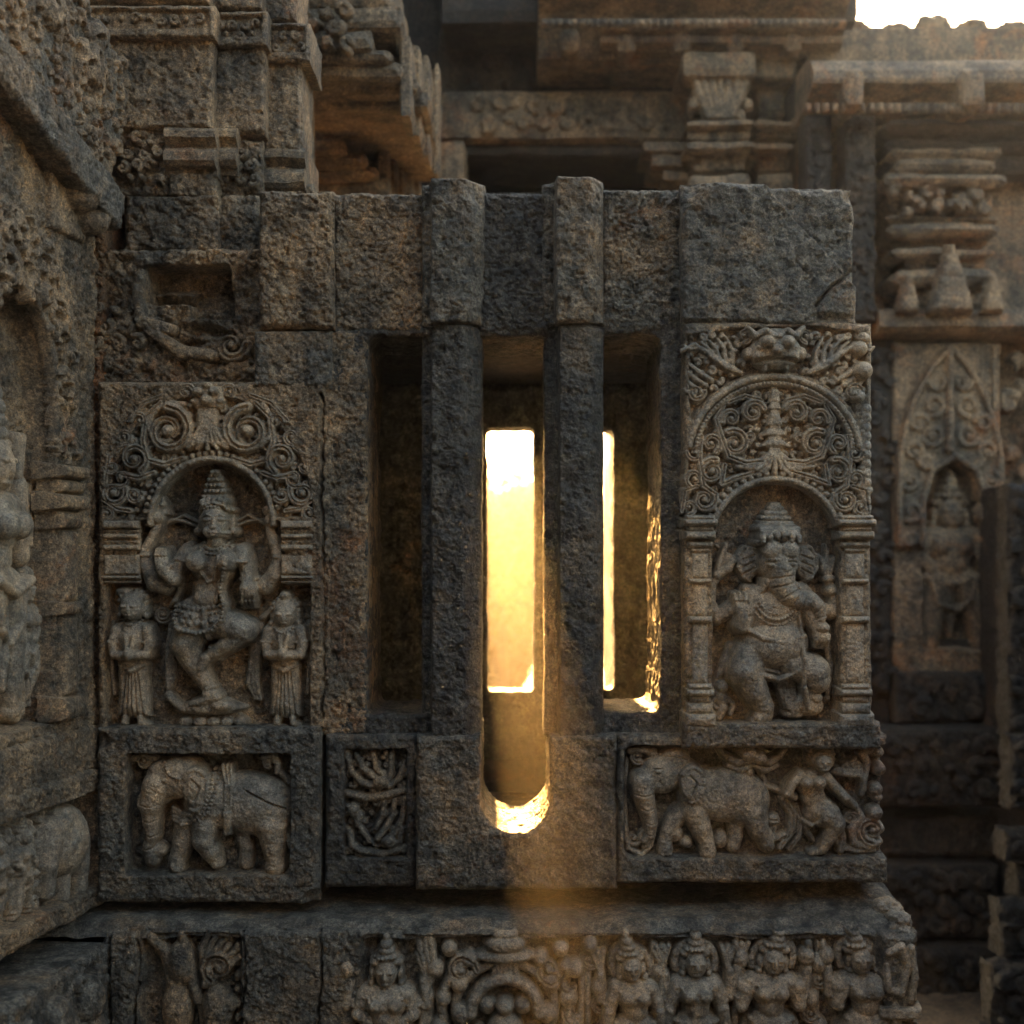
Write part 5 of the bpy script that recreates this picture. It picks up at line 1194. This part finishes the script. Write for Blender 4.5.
for m in (-1, 1):
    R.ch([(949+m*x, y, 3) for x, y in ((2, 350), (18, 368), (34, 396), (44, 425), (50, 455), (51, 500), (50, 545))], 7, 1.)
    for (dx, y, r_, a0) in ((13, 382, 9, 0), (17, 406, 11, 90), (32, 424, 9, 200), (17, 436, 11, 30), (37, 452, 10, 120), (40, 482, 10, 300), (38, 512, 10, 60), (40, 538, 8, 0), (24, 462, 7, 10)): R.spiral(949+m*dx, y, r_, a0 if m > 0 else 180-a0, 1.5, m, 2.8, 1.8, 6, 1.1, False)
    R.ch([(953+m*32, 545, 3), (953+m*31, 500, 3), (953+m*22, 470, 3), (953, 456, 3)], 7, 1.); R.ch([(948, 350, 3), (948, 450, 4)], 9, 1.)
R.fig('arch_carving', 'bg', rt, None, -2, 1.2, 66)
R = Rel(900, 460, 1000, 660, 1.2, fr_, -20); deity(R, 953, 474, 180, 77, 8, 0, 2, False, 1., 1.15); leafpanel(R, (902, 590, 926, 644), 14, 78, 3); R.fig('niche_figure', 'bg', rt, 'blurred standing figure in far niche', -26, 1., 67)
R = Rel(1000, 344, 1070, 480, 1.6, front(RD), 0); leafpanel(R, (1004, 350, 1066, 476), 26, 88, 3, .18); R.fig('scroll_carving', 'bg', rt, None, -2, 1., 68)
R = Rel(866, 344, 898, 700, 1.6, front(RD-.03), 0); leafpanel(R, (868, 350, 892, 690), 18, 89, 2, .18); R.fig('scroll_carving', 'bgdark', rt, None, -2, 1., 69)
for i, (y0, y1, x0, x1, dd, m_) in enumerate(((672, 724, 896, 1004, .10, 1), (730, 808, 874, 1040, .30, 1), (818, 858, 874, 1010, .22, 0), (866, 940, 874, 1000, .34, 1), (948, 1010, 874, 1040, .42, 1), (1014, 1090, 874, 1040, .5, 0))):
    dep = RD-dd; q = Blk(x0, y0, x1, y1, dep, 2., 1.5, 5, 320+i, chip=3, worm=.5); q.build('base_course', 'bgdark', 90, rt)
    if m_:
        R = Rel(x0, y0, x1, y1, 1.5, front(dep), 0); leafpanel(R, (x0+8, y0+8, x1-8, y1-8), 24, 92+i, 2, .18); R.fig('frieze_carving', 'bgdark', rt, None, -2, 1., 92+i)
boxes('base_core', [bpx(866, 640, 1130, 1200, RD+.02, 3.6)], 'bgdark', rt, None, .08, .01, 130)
# projecting buttress in the lower right corner
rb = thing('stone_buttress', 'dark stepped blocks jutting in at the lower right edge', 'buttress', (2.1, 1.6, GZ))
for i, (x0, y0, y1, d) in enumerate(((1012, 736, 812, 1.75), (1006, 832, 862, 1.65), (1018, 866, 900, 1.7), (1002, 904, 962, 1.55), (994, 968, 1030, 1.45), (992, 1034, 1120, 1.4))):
    q = Blk(x0, y0, 1150, y1, d, 1.8, 1.6, 6, 340+i, chip=4, worm=.6); q.build('moulded_course', 'shade', 40, rb, None, 5.)
    R = Rel(x0, y0, 1100, y1, 1.5, front(d), 0); leafpanel(R, (x0+6, y0+6, 1090, y1-6), 22, 380+i, 2, .18); R.fig('worn_carving', 'shade', rb, None, -2, 1.2, 380+i)
q = Blk(1010, 484, 1170, 738, 1.86, 1.8, 1.8, 6, 348, chip=4, worm=.8); q.build('carved_pier', 'shade', 40, rb, None, 5.)
R = Rel(1010, 484, 1100, 738, 1.5, front(1.86), 0); leafpanel(R, (1014, 492, 1090, 730), 26, 349, 3, .18); R.fig('worn_carving', 'shade', rb, None, -2, 1.2, 349)
boxes('core', [bpx(1040, 500, 1160, 1200, 1.92, 2.5), (2.14, 3.3, -2.2, 2.0, GZ-.1, .35)], 'shade', rb, None, .08, .01, 133)  # second box runs on unseen, added to block skylight at lower right

# ============================================================ GARDEN BEYOND THE WINDOW
def leafmat(name, col):
    m = bpy.data.materials.new(name); m.use_nodes = True; N, L = m.node_tree.nodes, m.node_tree.links
    p = N['Principled BSDF']; p.inputs['Roughness'].default_value = .5
    g = N.new('ShaderNodeNewGeometry'); n = N.new('ShaderNodeTexNoise'); n.inputs['Scale'].default_value = 6; L.new(g.outputs['Position'], n.inputs['Vector'])
    c = ramp(N, L, n.outputs['Fac'], [(.3, tuple(x*.6 for x in col)), (.7, tuple(x*1.5 for x in col))])
    L.new(c, p.inputs['Base Color'])
    t = N.new('ShaderNodeBsdfTranslucent'); L.new(c, t.inputs[0])
    mx = N.new('ShaderNodeMixShader'); mx.inputs[0].default_value = .45
    L.new(p.outputs[0], mx.inputs[1]); L.new(t.outputs[0], mx.inputs[2]); L.new(mx.outputs[0], N['Material Output'].inputs[0])
    return m
M['leaf'] = leafmat('leaves', (.11, .075, .02)); M['bark'] = stone('bark', (.03, .02, .012), (.07, .05, .03), (.10, .075, .05), (.1, .06, .03), lichen=0)
def tube(pts, n=8):
    Vs, Fs = [], []
    for i, (x, y, z, r) in enumerate(pts):
        for k in range(n): a = 2*math.pi*k/n; Vs.append((x+r*math.cos(a), y+r*math.sin(a), z))
    for i in range(len(pts)-1):
        for k in range(n): Fs.append((i*n+k, i*n+(k+1) % n, (i+1)*n+(k+1) % n, (i+1)*n+k))
    return np.array(Vs), np.array(Fs)
def tree(x, y, h, rx, seed, label, nl=9000):
    rd = np.random.RandomState(seed)
    t = thing('garden_tree', label, 'tree', (x, y, GZ), 'trees beyond the window')
    V, F = tube([(x, y, GZ-.05, .09), (x+.03, y, GZ+h*.3, .07), (x, y+.04, GZ+h*.6, .05), (x+.05, y, GZ+h*.9, .02)])
    for k in range(6):
        a = k*1.05+seed; V2, F2 = tube([(x, y, GZ+h*(.3+.08*k), .035), (x+rx*.4*math.cos(a), y+rx*.4*math.sin(a), GZ+h*(.42+.08*k), .024), (x+rx*.8*math.cos(a), y+rx*.8*math.sin(a), GZ+h*(.5+.08*k), .01)], 6)
        F = np.concatenate([F, F2+len(V)]); V = np.concatenate([V, V2])
    mk('trunk', V, F, 'bark', t)
    nc = 70; cc = rd.normal(size=(nc, 3)); cc /= np.linalg.norm(cc, axis=1)[:, None]; cc *= rd.uniform(.35, 1, (nc, 1))**.6
    cc = cc*np.array([rx, rx, h*.36])+np.array([x, y, GZ+h*.62])
    c = cc[rd.randint(0, nc, nl)]+rd.normal(size=(nl, 3))*rx*.13
    a = rd.normal(size=(nl, 3)); a /= np.linalg.norm(a, axis=1)[:, None]; b_ = np.cross(a, rd.normal(size=(nl, 3))); b_ /= np.linalg.norm(b_, axis=1)[:, None]
    s_ = rd.uniform(.022, .045, (nl, 1)); a = a*s_; b_ = b_*s_*.5
    V = np.stack([c-a, c+b_, c+a, c-b_], 1).reshape(-1, 3)
    mk('crown', V, np.arange(nl*4).reshape(-1, 4), 'leaf', t, smooth=False)
tree(-.12, 9.0, 2.4, .62, 1, 'sunlit rounded tree seen low in the far window, middle part', 22000)
tree(.75, 10.2, 2.45, .7, 2, 'golden tree filling the narrow lit sliver of the right slot', 16000)
tree(-.1, 13.5, 2.85, 1.2, 3, 'pale farther tree rising just above the low rounded tree in the far window', 12000)
tree(.02, 9.6, 2.85, .42, 8, 'thin crowned taller tree whose leaves break the bright sky of the far window', 2600)

ow_ = thing('unseen_blocker_wall', 'plain unseen wall added behind the camera to shape the light', 'wall', (0, -6.4, GZ))  # unseen, added to cut frontal sky light on the carvings
boxes('wall_core', [(-3.4, 4.6, -6.9, -6.4, GZ-.1, 4.2)], 'bgdark', ow_, sp=.12, seed=9)
# ============================================================ HAZE
hz = (-5.6, 6.2, -7.5, 18., GZ-1., 7.2)
V = np.array([(x, y, z) for x in hz[:2] for y in hz[2:4] for z in hz[4:]])
F = np.array([(0, 1, 3, 2), (4, 6, 7, 5), (0, 4, 5, 1), (2, 3, 7, 6), (0, 2, 6, 4), (1, 5, 7, 3)])
hm = bpy.data.materials.new('haze'); hm.use_nodes = True; N = hm.node_tree.nodes; N.clear()
vo = N.new('ShaderNodeVolumePrincipled'); vo.inputs['Color'].default_value = (.95, .9, .82, 1); vo.inputs['Density'].default_value = HAZE; vo.inputs['Anisotropy'].default_value = .8
ho = N.new('ShaderNodeOutputMaterial'); hm.node_tree.links.new(vo.outputs[0], ho.inputs['Volume'])
h = mk('haze', V, F, hm, smooth=False); h['kind'] = 'stuff'
h['label'] = 'thin golden dusty air'
